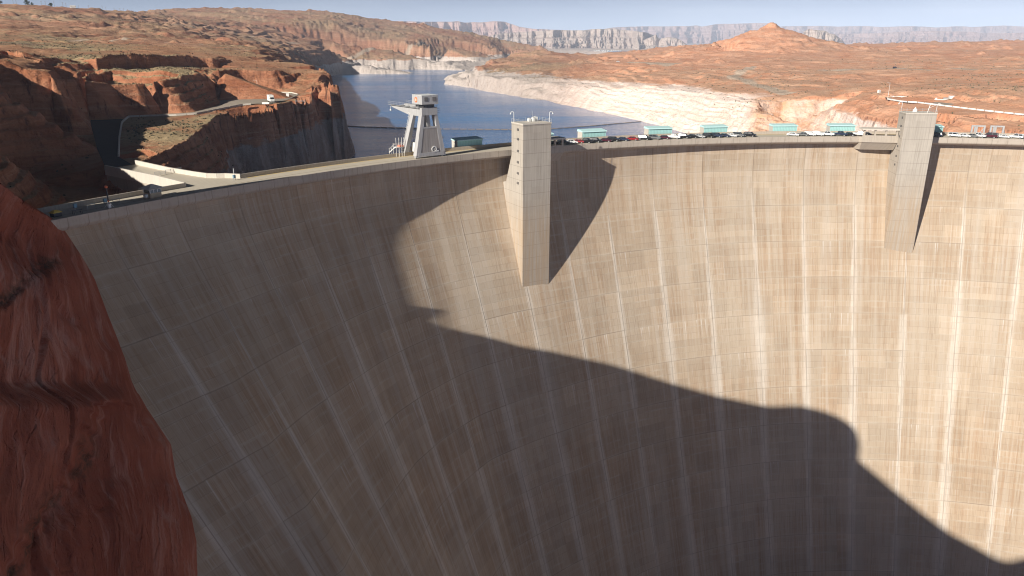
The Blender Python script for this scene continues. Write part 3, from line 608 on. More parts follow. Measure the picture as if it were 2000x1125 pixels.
# strata: ledges where it is steep near by, long low benches far off
def ledges(z, per, ph, sharp):
    t = (z + ph) / per; f = t - np.floor(t)
    return (np.floor(t) + np.clip((f - 0.5) * sharp + 0.5, 0, 1) * 1.0) * per - ph
ph = 6 * fbm(X / 90, Y / 90, 2, 5)
land = sstep(-40, -36, Z)
zn = ledges(Z, 3.6, ph, 2.6)
zf = ledges(Z, 8.0 + 4 * vnoise(X / 700, Y / 700, 9), 1.6 * ph, 3.2)
east = sstep(0.0, 0.12, np.arctan2(X, Y) - 0.02)
kn = wm * land * sstep(0.12, 0.5, slope) * (1 - far) * 0.75
kf = far * land * (0.9 - 0.6 * east)
lm = sstep(-0.25, 0.15, fbm(X / 150, Y / 150, 3, 47)) * wm * land * east * sstep(380, 520, RG_)
zn2 = ledges(Z, 2.6, 0.5 * ph, 5.0)
kn = np.maximum(kn, 0.0); Z = Z + lm * 0.85 * (zn2 - Z)
Z = Z + kn * (zn - Z)
Z = Z + kf * (zf - Z)
rough = (0.25 + 1.0 * steep) * (1 - far) + far * (2.3 - 0.9 * east)
Z = Z + wm * land * steep * (1 - far) * 0.30 * fbm(X / 3.4 + Z / 5, Y / 3.4, 4, 44, 0.6, True)
Z = Z + wm * land * rough * (fbm(X / (9 + 45 * far), Y / (9 + 45 * far), 5, 40, 0.55) + 0.35 * fbm(X / (3 + 12 * far), Y / (3 + 12 * far), 3, 41, 0.6, True))
# slickrock domes and gullies on both shores
dome = sstep(0.1, 0.6, fbm(X / 55, Y / 55, 3, 60, 0.5)) * sstep(300, 520, RG_) * land
Z = Z + wm * dome * (2.2 + 3.5 * sstep(700, 1300, RG_)) * np.abs(fbm(X / 24, Y / 24, 3, 61)) * 1.6
gul = np.clip(0.16 - np.abs(fbm(X / 130, Y / 130, 4, 70)), 0, 1) / 0.16
Z = Z - wm * land * gul * 2.6 * sstep(350, 700, RG_) * (1 - 0.4 * far)
for pl, dz in ((ROADW_POLY, 0.35), (LOT_POLY, 0.35), (ROADE_POLY, 1.0)):
    m = np.zeros(X.shape, bool); m[sub] = poly_mask(X[sub], Y[sub], pl); Z[m] -= dz
phg = phi_of(X, Y); rc = np.hypot(X - DC[0], Y - DC[1])
indam = (rc < crest_r(np.clip(phg, -1.2, 0.65)) + 12.5) & (phg > R(-68.5)) & (phg < R(34)) & (Y > 40)
keep = ~(indam | ((Y < 128) & (X > -150)) | ((rc < crest_r(np.clip(phg, -1.2, .65)) + 4) & (phg <= R(-68.5)) & (X > -112) & (Y > 100)) | ((phg >= R(34)) & (rc < 250)))
azp = CX + FP * np.tan(TT) / 1.0
# material masks
patch = sstep(-0.25, 0.35, fbm(X / 120, Y / 120, 4, 80))
grass = np.clip(patch * 0.75 + 0.35, 0, 1) * (1 - 0.45 * east) * (1 - 0.40 * far)
bench = np.zeros(X.shape); px, py = X[sub], Y[sub]
bench[sub] = poly_mask(px, py, [G(232, 322, 0), G(330, 292, 0), G(372, 266, 1), G(430, 226, 2.4), G(600, 190, 4.6), G(560, 199, 4.4), G(430, 216, 3), G(240, 230, 2)]).astype(float)
grass = np.maximum(grass, bench)
terr = np.zeros(X.shape); terr[sub] = poly_mask(px, py, [G(150, 150, 20), G(385, 144, 18.5), G(425, 138, 19), G(150, 135, 21)]).astype(float); grass = np.maximum(grass, terr)
ringz = np.where(east > 0.5, np.interp(RG_, [450, 600, 700, 820, 960, 1100, 1350], [-12, -9, -8, -9, -12.5, -16, -20]), np.interp(RG_, [300, 520, 1500, 1900], [-15, -10, -16, -14]))
ring = np.ones(X.shape)
stain = sstep(1440, 1475, CX + FP * np.tan(TT)) * sstep(1640, 1560, CX + FP * np.tan(TT)) * 0.9 * east
dirt = np.zeros(X.shape)
def track(pts, wd):
    m = (RG_ > 300); d = seg_dist(X[m], Y[m], [GR(*q) for q in pts], False); dirt[m] = np.maximum(dirt[m], sstep(wd, wd * 0.55, d + 0.25 * wd * fbm(X[m] / 9, Y[m] / 9, 2, 5)))
track([(1600, 134, 890), (1660, 133, 880), (1750, 132, 850), (1860, 131, 800), (2010, 132, 750)], 7)
track([(1225, 121, 1230), (1270, 124, 1190), (1310, 128, 1120)], 17)
track([(1470, 128, 960), (1455, 140, 880), (1430, 152, 830), (1490, 172, 700), (1540, 188, 630)], 8)
track([(330, 46, 1500), (560, 62, 1700), (700, 73, 1990), (830, 76, 2450)], 9)
track([(0, 76, 690), (150, 76, 760), (260, 80, 850), (430, 84, 880)], 4)
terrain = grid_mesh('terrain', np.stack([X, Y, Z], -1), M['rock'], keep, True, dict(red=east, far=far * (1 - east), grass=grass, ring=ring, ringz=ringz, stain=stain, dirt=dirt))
tag(terrain, kind='structure')
def ground_z(x, y):
    i = int(np.clip(np.searchsorted(TH, math.atan2(x, y)), 0, len(TH) - 1)); j = int(np.clip(np.searchsorted(RRs, math.hypot(x, y)), 0, len(RRs) - 1)); return float(Z[i, j])

# ------------------------------------------------------------------ near cliff and west canyon rim (its rim throws the big shadow on the dam)
RIM = [(-135.7, 131.6, 23), (-135.2, 130.4, 55), (-134.8, 129.6, 55.5), (-134.2, 128.1, 49.7), (-133.3, 126.2, 44.4), (-131.6, 122.4, 37.0), (-129.9, 118.5, 29.9), (-128.8, 115.9, 26.4), (-127.9, 113.9, 25.5), (-125.9, 109.4, 27.6), (-123.5, 104.0, 29.0), (-121.4, 99.2, 31.6), (-119.4, 94.6, 33.5), (-116.5, 88.0, 36.3), (-111.2, 76.1, 38.7), (-105.3, 62.8, 42.4), (-99.0, 48.5, 48.0), (-95.3, 40.0, 54.7), (-91.8, 32.0, 57.4), (-89.5, 26.6, 58.2), (-87.4, 22.0, 57.0), (-86.1, 19.2, 54.0), (-85.5, 17.9, 49.5), (-85.4, 17.6, 44.5), (-79.1, 3.4, 39.3), (-74.9, -6.1, 36.3), (-70.8, -15.5, 33.8), (-66.9, -24.3, 33.6), (-63.0, -33.1, 33.2), (-61.3, -37.0, 35.1), (-59.9, -40.2, 39.5), (-52, -58, 42), (-44, -90, 42), (-40, -130, 42)]
CONT = [(-99.4, 159.0, -1.0), (-98.4, 159.3, -3.7), (-95.8, 159.1, -9.0), (-93.1, 157.6, -13.9), (-89.6, 154.2, -20.5), (-84.7, 149.3, -29.5), (-82.6, 146.5, -33.7), (-78.9, 144.3, -39.4), (-73.9, 141.8, -46.7), (-71.8, 137.8, -51.8), (-67.8, 133.6, -59.1), (-66.0, 130.5, -63.2), (-64.7, 126.2, -67.4), (-63.5, 122.0, -80.0), (-61.0, 117.0, -100.0), (-58.0, 112.0, -130.0), (-54.0, 106.0, -182.0)]
def curve(pts, n):
    p = np.array(pts, float); d = np.r_[0, np.cumsum(np.linalg.norm(np.diff(p, axis=0), axis=1))]
    t = np.linspace(0, d[-1], n); return np.stack([np.interp(t, d, p[:, i]) for i in range(3)], -1)
NV = 210
def at_z(pts, zs):
    p = np.array(pts, float)[::-1]; return np.stack([np.interp(zs, p[:, 2], p[:, 0]), np.interp(zs, p[:, 2], p[:, 1]), zs], -1)
cols = []
zr = lambda top: np.concatenate([np.linspace(top, -75, 170), np.linspace(-75, -182, 41)[1:]])
# two hidden columns run into the dam, then the contact line, then the wall towards the camera
cc = at_z(CONT, zr(-1.0))
K0 = [(cc + np.array([-9, 9, 0]), 0.0), (cc + np.array([-2.0, 3.0, 0]), 1.0)]
def dam_t(x, y):
    d = ray(x, y); t = np.arange(90, 330, 0.25); q = d[None] * t[:, None] + [0, 0, HC]
    f = np.hypot(q[:, 0] - DC[0], q[:, 1] - DC[1]) - face_r(phi_of(q[:, 0], q[:, 1]), np.maximum(-q[:, 2], 0))
    return t[np.argmax(f > 0)] if (f > 0).any() else 330.0
CPY = [400, 432, 455, 500, 545, 610, 700, 745, 800, 870, 930, 1010, 1060, 1125, 1300, 1700]; CPX = [85, 112, 130, 160, 185, 210, 245, 258, 290, 335, 345, 375, 385, 387, 402, 430]
TOPX = [-150, -60, -22, 0, 30, 60, 85, 112]; TOPY = [460, 440, 400, 345, 365, 386, 402, 432]
tcy = np.array([432, 500, 600, 700, 800, 900, 1000, 1100, 1300, 1700.0]); tct = np.array([dam_t(np.interp(y, CPY, CPX), y) for y in tcy])
keys = [(None, 0.0)]
def block_masks(x, y):
    x2 = np.interp(y, [700, 785, 790, 885, 942, 1000, 1114, 1300], [330, 272, 195, 172, 143, 93, 21, -80])
    y1 = np.interp(x, [-150, 0, 60, 120, 180], [640, 600, 545, 505, 460])
    return sstep(10, -10, x - x2) * sstep(740, 800, y), sstep(-6, 10, y - y1)
for s in np.linspace(1, 30, 22):
    f = 1 - (s - 1) / 29.0; xt = 112 * f - 150 * (1 - f); yt = float(np.interp(xt, TOPX, TOPY))
    ys = np.concatenate([np.linspace(yt, 1150, 170), np.linspace(1150, 1700, 41)[1:]])
    pts = []
    for y in ys:
        cx = float(np.interp(y, CPY, CPX)); x = f * cx - 150 * (1 - f)
        b1, l1 = block_masks(x, y)
        t = np.interp(y, tcy, tct) * (1 - (0.15 * float(sstep(350, 540, y)) + 0.02 + 0.06 * (1 - f)) * (1 - f) ** 0.85) * (1 - 0.035 * b1 * sstep(1.0, 0.85, f) - 0.008 * l1 * sstep(1.0, 0.75, f) - 0.02 * sstep(1, .8, f))
        t = min(t, dam_t(x, y) * (1.0 if f > 0.999 else 0.985 - 0.03 * (1 - f)))
        pts.append(ray(x, y) * t + [0, 0, HC])
    keys.append((np.array(pts), float(s)))
k0 = keys[1][0].copy(); k0 += np.array([-3.0, 4.5, -0.5]); keys[0] = (k0, 0.0)
base = 33.0
for i, (x, y, z) in enumerate(RIM):
    if i: base += math.dist((x, y), RIM[i - 1][:2]) + 0.25 * abs(z - RIM[i - 1][2])
    w_ = np.clip((130 - y) / 190, 0, 1)
    k = [(x, y, z), (x + 1.0, y, z - 16), (x + 10 - 2 * w_, y - 3, min(z - 34, -4)), (x + 32 - 6 * w_, y - 14 * (1 - w_), -40), (x + 44 - 8 * w_, y - 24 * (1 - w_), -80), (x + 60 - 8 * w_, y - 30 * (1 - w_), -110), (x + 75, y - 34 * (1 - w_), -182)]
    keys.append((at_z(k, zr(z)), base))
ss = np.array([s for _, s in keys]); arr = np.stack([k for k, _ in keys])
sg = np.concatenate([np.linspace(0, 30, 170), np.linspace(30, 95, 120)[1:], np.linspace(95, ss[-1], 90)[1:]])
Wl = np.stack([[np.interp(sg, ss, arr[:, j, c]) for j in range(arr.shape[1])] for c in range(3)], -1).transpose(1, 0, 2)   # (s, v, 3)
SGm = np.repeat(sg[:, None], Wl.shape[1], 1); Zm = Wl[..., 2]
# displacement mostly towards the canyon; none on the contact line, little on the rim
vv = np.linspace(0, 1, Wl.shape[1])[None, :]
amp = sstep(2, 12, SGm) * sstep(0.0, 0.10, vv)
along = Wl[..., 1] * 0.62 + Zm * 0.78; across = Zm * 0.62 - Wl[..., 1] * 0.78
def plates(u, v, seed):
    """flat facets with sharp steps between them"""
    n = fbm(u, v, 3, seed) * 4; return (np.floor(n) + sstep(0.35, 0.65, n - np.floor(n))) / 4
disp = 2.2 * fbm(along / 34, across / 16, 4, 90) + 2.4 * plates(along / 40, across / 13, 91) + 1.3 * plates(along / 16, across / 4.5, 96) + 0.10 * fbm(along / 7, across / 1.2, 3, 92)
led = along - (0.10 * across) + 4 * fbm(along / 40, across / 25, 2, 95)
def step_at(c, h, wdt): return h * sstep(c - wdt, c + wdt, led)
groove = np.exp(-((led - 74) / 2.0) ** 2) * 1.3 + np.exp(-((led - 33) / 2.6) ** 2) * 1.5
disp = disp + 0.22 * fbm(along / 16, across / 2.6, 3, 93, 0.6, True) - 1.4 * np.clip(0.10 - np.abs(fbm(along / 45, across / 11, 4, 94)), 0, 0.1) / 0.1
pxm = np.zeros(SGm.shape); 
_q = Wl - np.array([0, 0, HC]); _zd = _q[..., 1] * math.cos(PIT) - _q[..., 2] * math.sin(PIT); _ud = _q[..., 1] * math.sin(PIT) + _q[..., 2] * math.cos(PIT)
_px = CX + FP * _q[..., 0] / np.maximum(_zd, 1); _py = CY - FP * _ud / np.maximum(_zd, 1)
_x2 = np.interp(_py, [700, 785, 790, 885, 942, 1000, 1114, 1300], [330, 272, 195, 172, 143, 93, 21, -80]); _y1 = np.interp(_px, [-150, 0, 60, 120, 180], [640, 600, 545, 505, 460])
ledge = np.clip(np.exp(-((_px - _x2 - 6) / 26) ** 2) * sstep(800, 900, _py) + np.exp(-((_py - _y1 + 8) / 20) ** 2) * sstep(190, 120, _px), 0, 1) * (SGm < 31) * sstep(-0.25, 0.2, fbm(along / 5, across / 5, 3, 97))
nrm = np.array([0.80, -0.25, 0.25])
Wl = Wl + (disp * amp)[..., None] * nrm
edge = sstep(0.5, 3.0, SGm) * sstep(14, 3, SGm)
Wl[..., 0] += edge * 0.8 * fbm(SGm / 3, Zm / 4, 3, 99) * sstep(0, 0.05, vv)
# plateau behind the rim
npl = 26
pl = []
for j in range(npl, 0, -1):
    t = j / npl; q = Wl[:, 0].copy()
    q[:, 0] -= 110 * t ** 1.5 * sstep(1.0, 30, sg); q[:, 1] -= 119 * t ** 1.5 * sstep(28, 34, sg); q[:, 2] += 2.5 * t + sstep(0.08, .4, t) * 1.5 * sstep(33, 40, sg) * fbm(q[:, 0] / 14, q[:, 1] / 14, 3, 101) - 60 * max(0, t - 0.96) / 0.04
    q[:, 2] = np.where(sg < 33, q[:, 2] - 14 * t ** 0.7, q[:, 2]); pl.append(q)
Wl = np.concatenate([np.stack(pl, 1), Wl], 1)
topm = np.concatenate([np.ones((len(sg), npl)), np.zeros((len(sg), Wl.shape[1] - npl))], 1)
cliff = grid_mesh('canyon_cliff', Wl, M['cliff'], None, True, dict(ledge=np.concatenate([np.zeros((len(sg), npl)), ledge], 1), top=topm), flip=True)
tag(cliff, kind='structure')
# canyon floor
fl = grid_mesh('canyon_floor', np.array([[(x, y, -176.0) for y in (-400.0, 0, 250)] for x in (-120.0, 100, 500)]), M['cliff'], smooth=False, flip=True)
tag(fl, kind='structure')

# ------------------------------------------------------------------ dam
def ring_strip(phs, prof, z_off=0.0):
    """prof: list of functions phi -> (radius, z)"""
    return np.stack([np.stack([pol(phs, f(phs)[0], f(phs)[1]) for f in prof], 1)], 0)[0]
JPH = np.radians([-75.0, -70.5, -66.1, -61.7, -57.5, -53.0, -48.5, -44.0, -39.6, -34.7, -29.8, -24.9, -20.1, -15.2, -10.2, -5.2, -.3, 4.6, 9.5, 14.4, 19.3, 24.2, 29.1, 34.0, 38.9, 44])
PH = np.radians(np.arange(-71.0, 40.01, 0.35))
WD = 9.0
dam = empty('concrete_dam', (float(DC[0]), float(DC[1]), 0.0), 0, 'tall curved concrete arch dam with streaked tan face across the canyon', 'dam')
DO = np.array([DC[0], DC[1], 0.0])
ds = np.concatenate([np.linspace(2.3, 40, 34), np.linspace(40, 178, 62)[1:]])
PP, DD = np.meshgrid(PH, ds, indexing='ij')
Pw = pol(PP, face_r(PP, DD), -DD) - DO
uvd = np.stack([np.interp(PP, JPH, np.arange(len(JPH))), DD], -1)
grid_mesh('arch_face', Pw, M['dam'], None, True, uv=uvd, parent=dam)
def strip(name, prof, m, parent=dam, phs=PH, flip=False, smooth=False, vs=None):
    P = np.stack([pol(phs, f(phs)[0], f(phs)[1]) for f in prof], 1) - DO
    uv = np.stack([np.repeat(np.interp(phs, JPH, np.arange(len(JPH)))[:, None], len(prof), 1), np.repeat(np.array(vs if vs else range(len(prof)), float)[None], len(phs), 0)], -1)
    return grid_mesh(name, P, m, None, smooth, uv=uv, parent=parent, flip=flip)
cr = crest_r
k_ = NT('fascia_concrete'); uv_ = k_.uv(); u_, v_, _ = k_.sep(uv_); um_ = k_.math('MULTIPLY', u_, 20.0)
c_ = k_.mix(k_.noise(k_.comb(um_, v_), (0.15, 0.6, 1), 4, 0.6), (0.40, 0.345, 0.29), (0.50, 0.44, 0.375))
c_ = k_.mix(k_.ramp(k_.noise(k_.comb(um_, v_), (1.6, 0.25, 1), 3, 0.65), 0.48, 0.7, 0, 0.4), c_, (0.28, 0.22, 0.165))
f_ = k_.math('ABSOLUTE', k_.math('SUBTRACT', k_.math('FRACT', k_.math('MULTIPLY', u_, 4.0)), 0.5))
c_ = k_.mix(k_.ramp(f_, 0.475, 0.494, 0, 0.55), c_, (0.16, 0.13, 0.10)); M['fascia'] = k_.out(c_, 0.9)
strip('edge_beam', [lambda p: (cr(p) + 0.45, 0.02), lambda p: (cr(p), 0.0), lambda p: (cr(p), -2.0), lambda p: (cr(p) + 0.25, -2.35), lambda p: (cr(p) + overhang(p) * 0.35, -2.9), lambda p: (cr(p) + overhang(p) + 0.3, -3.4)], M['fascia'], vs=[0, .4, 2.4, 2.8, 3.6, 5.5])
strip('roadway', [lambda p: (cr(p) + WD, 0.0), lambda p: (cr(p) + 0.4, 0.0)], M['deck'], flip=False)
pw = strip('parapet_wall', [lambda p: (cr(p) + WD + 0.4, -2.0), lambda p: (cr(p) + WD + 0.4, 1.15), lambda p: (cr(p) + WD, 1.15), lambda p: (cr(p) + WD, 0.0)], M['conc'], phs=PH[PH > R(-51.9)])
strip('parapet_wall', [lambda p: (cr(p) + WD + 0.4, -2.0), lambda p: (cr(p) + WD + 0.4, 1.15), lambda p: (cr(p) + WD, 1.15), lambda p: (cr(p) + WD, 0.0)], M['conc'], phs=PH[PH < R(-55.5)])
strip('upstream_face', [lambda p: (cr(p) + WD + 3.2, -64.0), lambda p: (cr(p) + WD + 3.2, -2.0), lambda p: (cr(p) + WD + 0.4, -2.0)], M['conc'])
strip('edge_line', [lambda p: (cr(p) + WD - 0.35, 0.008), lambda p: (cr(p) + WD - 0.85, 0.008)], M['yellow'], phs=PH[PH > R(-51.5)])
strip('kerb_strip', [lambda p: (cr(p) + 3.3, 0.006), lambda p: (cr(p) + 3.05, 0.006)], M['wood'], phs=PH[PH < R(-36)])

# ------------------------------------------------------------------ elevator towers
def tower(ph_deg, front_dr, label, roofkit):
    loc, rz = frame(R(ph_deg), front_dr, 0.0)
    t = empty('elevator_tower', loc, rz, label, 'tower', 'concrete elevator towers on the dam face')
    W2 = 5.55
    MB().prism_x([(0, 9.6), (0, -62), (19, -62), (19, -13.0), (12.0, -11.0), (8.0, -1.2), (8.0, 9.6)], -W2, W2).build('shaft', M['tower'], t, bevel=0.06)
    rf = MB().box(-W2 - 0.12, W2 + 0.12, -0.12, 8.12, 9.603, 10.0).build('roof_slab', M['pale'], t)
    r = MB()
    pts = [(-W2, 0.1), (W2, 0.1), (W2, 7.9), (-W2, 7.9), (-W2, 0.1)]
    for (x0, y0), (x1, y1) in zip(pts[:-1], pts[1:]):
        n = 4
        for i in range(n):
            x = x0 + (x1 - x0) * i / n; y = y0 + (y1 - y0) * i / n; r.tube((x, y, 10.0), (x, y, 11.15), 0.045, n=5)
        for h in (10.6, 11.1): r.tube((x0, y0, h), (x1, y1, h), 0.035, n=5)
    r.build('railing', M['grey'], t)
    for z in (7.8, 4.6, 0.6, -3.2, -7.0, -10.4):
        for y in (3.1, 3.9):
            wv = MB().box(-W2 - 0.05, -W2 + 0.2, y - 0.24, y + 0.24, z - 0.42, z + 0.42).build('window', M['dark'], t)
            MB().box(-W2 - 0.10, -W2 + 0.1, y - 0.32, y + 0.32, z - 0.56, z - 0.43).build('sill', M['pale'], wv)
    for (sx, sy) in ((-1, 6.8), (1, 0.9)):
        lp = MB(); x = sx * (W2 - 0.25); lp.tube((x, sy, 10.0), (x, sy, 12.9), 0.08, n=6); pr = (x, sy, 12.9)
        for a in range(1, 7):
            q = (x + sx * (0.62 - 0.62 * math.cos(a * 0.5)), sy, 12.9 + 0.62 * math.sin(a * 0.5)); lp.tube(pr, q, 0.10, n=6); pr = q
        L = lp.build('roof_lamp', M['lamp'], t)
        MB().tube(pr, (pr[0] + sx * .05, pr[1], pr[2] - 0.35), 0.16, 0.24, n=8).build('lamp_head', M['white'], L)
    if roofkit == 'plant':
        for x, y, a, h in ((0.2, 5.8, 1.1, 1.0), (1.5, 5.4, 0.8, 1.3), (2.6, 5.9, 1.5, 1.5)):
            u = MB().box(x - a / 2, x + a / 2, y - 0.6, y + 0.6, 10.003, 10 + h).build('roof_unit', M['lamp'], t, bevel=0.08)
            MB().tube((x, y, 10 + h), (x, y, 10 + h + 0.22), 0.32, n=10).build('fan', M['grey'], u)
        MB().tube((1.9, 6.6, 10.0), (1.9, 6.6, 13.4), 0.04, n=5).build('antenna', M['grey'], t)
    else:
        u = MB().tube((-1.0, 4.6, 10.0), (-1.0, 4.6, 11.0), 0.9, 0.7, n=10).tube((-1.0, 4.6, 11.0), (-1.0, 4.6, 11.7), 0.5, 0.15, n=10).build('roof_unit', M['lamp'], t)
        m2 = MB().tube((2.7, 2.2, 10.0), (3.4, 2.2, 13.6), 0.12, 0.1, n=6).beam((3.4, 2.2, 13.5), (6.4, 2.0, 12.7), 0.12).beam((2.9, 2.2, 11.6), (5.4, 2.05, 12.9), 0.08).build('davit_arm', M['white'], t)
    return t
tower(-28.85, -11.2, 'grey concrete elevator tower beside the white gantry crane, half in shadow', 'plant')
tower(8.75, -7.2, 'pale sunlit concrete elevator tower at the right with a davit arm on its roof', 'davit')
def canopy(ph_deg, x0, x1, label, tower_left, off=0.0):
    loc, rz = frame(R(ph_deg), off, 0.0)
    c = empty('walkway_canopy', loc, rz, label, 'canopy', 'concrete canopies beside the towers')
    y0 = -3.0
    pl_ = MB(); e = 2.6
    a, b = (x0, x1 + e) if tower_left else (x0 - e, x1)
    pl_.hexa([(x0, y0, -2.0), (x1, y0, -2.0), (b, 1.2, -2.0), (a, 1.2, -2.0)], [(x0, y0, 0.03), (x1, y0, 0.03), (b, 1.2, 0.03), (a, 1.2, 0.03)])
    pl_.hexa([(x0 + .3, -0.2, -5.2), (x1 - .3, -0.2, -5.2), (b - .5, 4.0, -5.2), (a + .5, 4.0, -5.2)], [(x0 + .1, y0 + .3, -2.003), (x1 - .1, y0 + .3, -2.003), (b - .2, 4.0, -2.003), (a + .2, 4.0, -2.003)])
    pl_.build('platform', M['conc'], c)
    MB().box(x0 - 0.3 if not tower_left else x0, x1 + 0.3 if tower_left else x1, y0 - 0.5, 2.2, 2.75, 3.35).build('roof', M['pale'], c, bevel=0.05)
    n = 4
    for i in range(n):
        x = x0 + 0.6 + (x1 - x0 - 1.2) * i / (n - 1)
        MB().box(x - 0.35, x + 0.35, y0 + 0.1, y0 + 0.6, 0.031, 2.748).build('post', M['conc'], c)
    MB().box(x0, x1, y0 + 0.15, y0 + 0.3, 0.032, 0.75).build('low_wall', M['conc'], c)
    return c
canopy(-28.85, 5.6, 16.2, 'shadowed flat roofed concrete canopy just right of the near tower', True, 0.0)
canopy(8.75, -19.0, -5.6, 'sunlit flat roofed concrete canopy just left of the right tower', False, 0.0)

# ------------------------------------------------------------------ teal gate houses along the upstream edge
def hut_proto(label):
    h = empty('gate_house', (0, 0, 0), 0, label, 'gate house', 'teal gate houses along the dam crest')
    MB().box(-5.0, 5.0, 0.4, 4.6, 0.9, 3.0).build('wall', M['teal'], h)
    MB().hexa([(-5.25, -0.05, 2.98), (5.25, -0.05, 2.98), (5.25, 4.9, 2.98), (-5.25, 4.9, 2.98)], [(-5.2, 0.05, 3.35), (5.2, 0.05, 3.35), (5.1, 4.7, 3.75), (-5.1, 4.7, 3.75)]).build('roof', M['teal_roof'], h)
    MB().box(-5.12, -4.96, 0.5, 4.5, -1.4, 3.0).build('end_wall', M['pale'], h)
    for x in (-4.5, 4.4): MB().box(x - 0.55, x + 0.55, 0.36, 1.2, -1.6, 0.93).build('column', M['teal'], h)
    MB().box(-5.0, 5.0, 0.8, 4.6, -3.0, 0.9).build('plinth', M['conc'], h)
    return h
HUTS = [(-32.4, 'dull teal gate house in the shade between the gantry crane and the near tower'), (-25.6, 'teal gate house mostly hidden behind the near tower'), (-20.4, 'first full teal gate house to the right of the near tower, against blue water'),
        (-13.9, 'second full teal gate house right of the near tower, where lake meets pale rock'), (-8.5, 'third full teal gate house right of the near tower, in front of orange rock'), (-1.9, 'fourth full teal gate house, left one of the pair before the right tower'), (3.4, 'fifth full teal gate house, touching the left end of the sunlit canopy'), (11.0, 'teal gate house just right of the right tower')]
hut0 = hut_proto(HUTS[0][1])
for i, (a, lb) in enumerate(HUTS):
    o = hut0 if i == 0 else copy_tree(hut0)
    o.location, rz = frame(R(a), WD + 0.55, 0.0); o.rotation_euler = (0, 0, rz); o['label'] = lb

# ------------------------------------------------------------------ gantry crane
loc, rz = frame(R(-37.3), 0.9, 0.0)
g = empty('gantry_crane', loc, rz, 'tall white gantry crane straddling the dam road with a boom over the lake', 'crane')
def leg_line(z, side):  # half spread of a leg at height z
    return side * (4.75 - 2.35 * z / 13.6)
fr = MB()
for s in (-1, 1):
    fr.hexa([(leg_line(0, s) - 0.9, -0.3, 0.9), (leg_line(0, s) + 0.75, -0.3, 0.9), (leg_line(0, s) + 0.75, 1.7, 0.9), (leg_line(0, s) - 0.9, 1.7, 0.9)],
            [(leg_line(13.6, s) - 0.55, 0.0, 13.6), (leg_line(13.6, s) + 0.55, 0.0, 13.6), (leg_line(13.6, s) + 0.55, 1.9, 13.6), (leg_line(13.6, s) - 0.55, 1.9, 13.6)])
    b = fr.build('leg', M['crane'], g); fr = MB()
    fr.hexa([(leg_line(0, s) - 0.75, 7.4, 1.2), (leg_line(0, s) + 0.75, 7.4, 1.2), (leg_line(0, s) + 0.75, 9.3, 1.2), (leg_line(0, s) - 0.75, 9.3, 1.2)],
            [(leg_line(13.6, s) - 0.55, 5.2, 13.6), (leg_line(13.6, s) + 0.55, 5.2, 13.6), (leg_line(13.6, s) + 0.55, 7.4, 13.6), (leg_line(13.6, s) - 0.55, 7.4, 13.6)])
    fr.build('leg', M['crane'], g); fr = MB()
    for y in (0.5, 8.6):
        bo = MB().box(leg_line(0, s) - 0.95, leg_line(0, s) + 0.95, y - 0.45, y + 0.45, 0.25, 0.9).build('bogie', M['grey'], g)
        wl = MB()
        for d_ in (-0.5, 0.5): wl.tube((leg_line(0, s) + d_, y - 0.15, 0.27), (leg_line(0, s) + d_, y + 0.15, 0.27), 0.26, n=10)
        wl.build('wheel', M['dark'], bo)
xb = lambda z: 4.75 - 2.35 * z / 13.6 - 0.4
MB().hexa([(-xb(1.6), -0.2, 1.6), (xb(1.6), -0.2, 1.6), (xb(1.6), 0.75, 1.6), (-xb(1.6), 0.75, 1.6)], [(-xb(9.4), -0.02, 9.4), (xb(9.4), -0.02, 9.4), (xb(9.4), 0.85, 9.4), (-xb(9.4), 0.85, 9.4)]).build('web_panel', M['crane_panel'], g)
MB().box(-xb(0.9) - 0.6, xb(0.9) + 0.6, -0.36, 1.15, 0.55, 1.75).build('sill_beam', M['crane'], g)
MB().box(-xb(9.5), xb(9.5), -0.08, 1.1, 9.401, 9.9).build('cross_beam', M['crane'], g)
MB().box(-5.3, 5.3, 8.05, 9.15, 1.35, 2.75).build('sill_beam', M['crane_panel'], g)
MB().box(-2.9, 2.9, -0.15, 1.35, 13.6, 15.9).build('head_beam', M['crane'], g)
for s in (-1, 1):
    MB().prism_x([(1.353, 13.3), (8.0, 13.2), (19.6, 15.0), (20.2, 15.3), (20.2, 15.75), (1.353, 15.75)], s * 2.45 - 0.42, s * 2.45 + 0.42).build('boom_girder', M['crane'], g)
br_ = MB()
for y in (4, 8, 12, 16, 19.4): br_.box(-2.03, 2.03, y - 0.2, y + 0.2, 14.9, 15.4)
br_.build('cross_tie', M['crane'], g)
for s in (-1, 1):
    wk = MB().box(s * 3.2 - 0.35, s * 3.2 + 0.35, 1.0, 21.0, 15.75, 15.83); wk.build('walkway', M['grey'], g)
    rl = MB()
    for i in range(11): rl.tube((s * 3.5, 1.0 + 2 * i, 15.83), (s * 3.5, 1.0 + 2 * i, 16.9), 0.04, n=4)
    for z in (16.35, 16.9): rl.tube((s * 3.5, 1.0, z), (s * 3.5, 21.0, z), 0.04, n=4)
    if s == 1: rl.tube((-3.5, 21, 16.9), (3.5, 21, 16.9), 0.04, n=4)
    rl.build('railing', M['grey'], g)
MB().box(-2.0, 2.0, 0.2, 5.2, 15.9, 16.9).build('trolley', M['dark'], g)
cab = MB().box(-3.1, 3.1, -0.6, 5.6, 16.95, 19.75, 0.08, 0.08).build('machine_house', M['crane'], g, bevel=0.1)
for x in (-1.45, 1.55):
    wn_ = MB().box(x - 0.62, x + 0.62, -0.66, -0.5, 18.0, 19.2).build('window', M['dark'], cab)
    sl_ = MB()
    for i in range(4): sl_.box(x - 0.6, x + 0.6, -0.70, -0.655, 18.08 + 0.28 * i, 18.2 + 0.28 * i)
    sl_.build('louver', M['crane_panel'], wn_)
MB().box(-3.05, 3.05, -0.55, 5.55, 19.75, 19.86).build('house_roof', M['lamp'], cab)
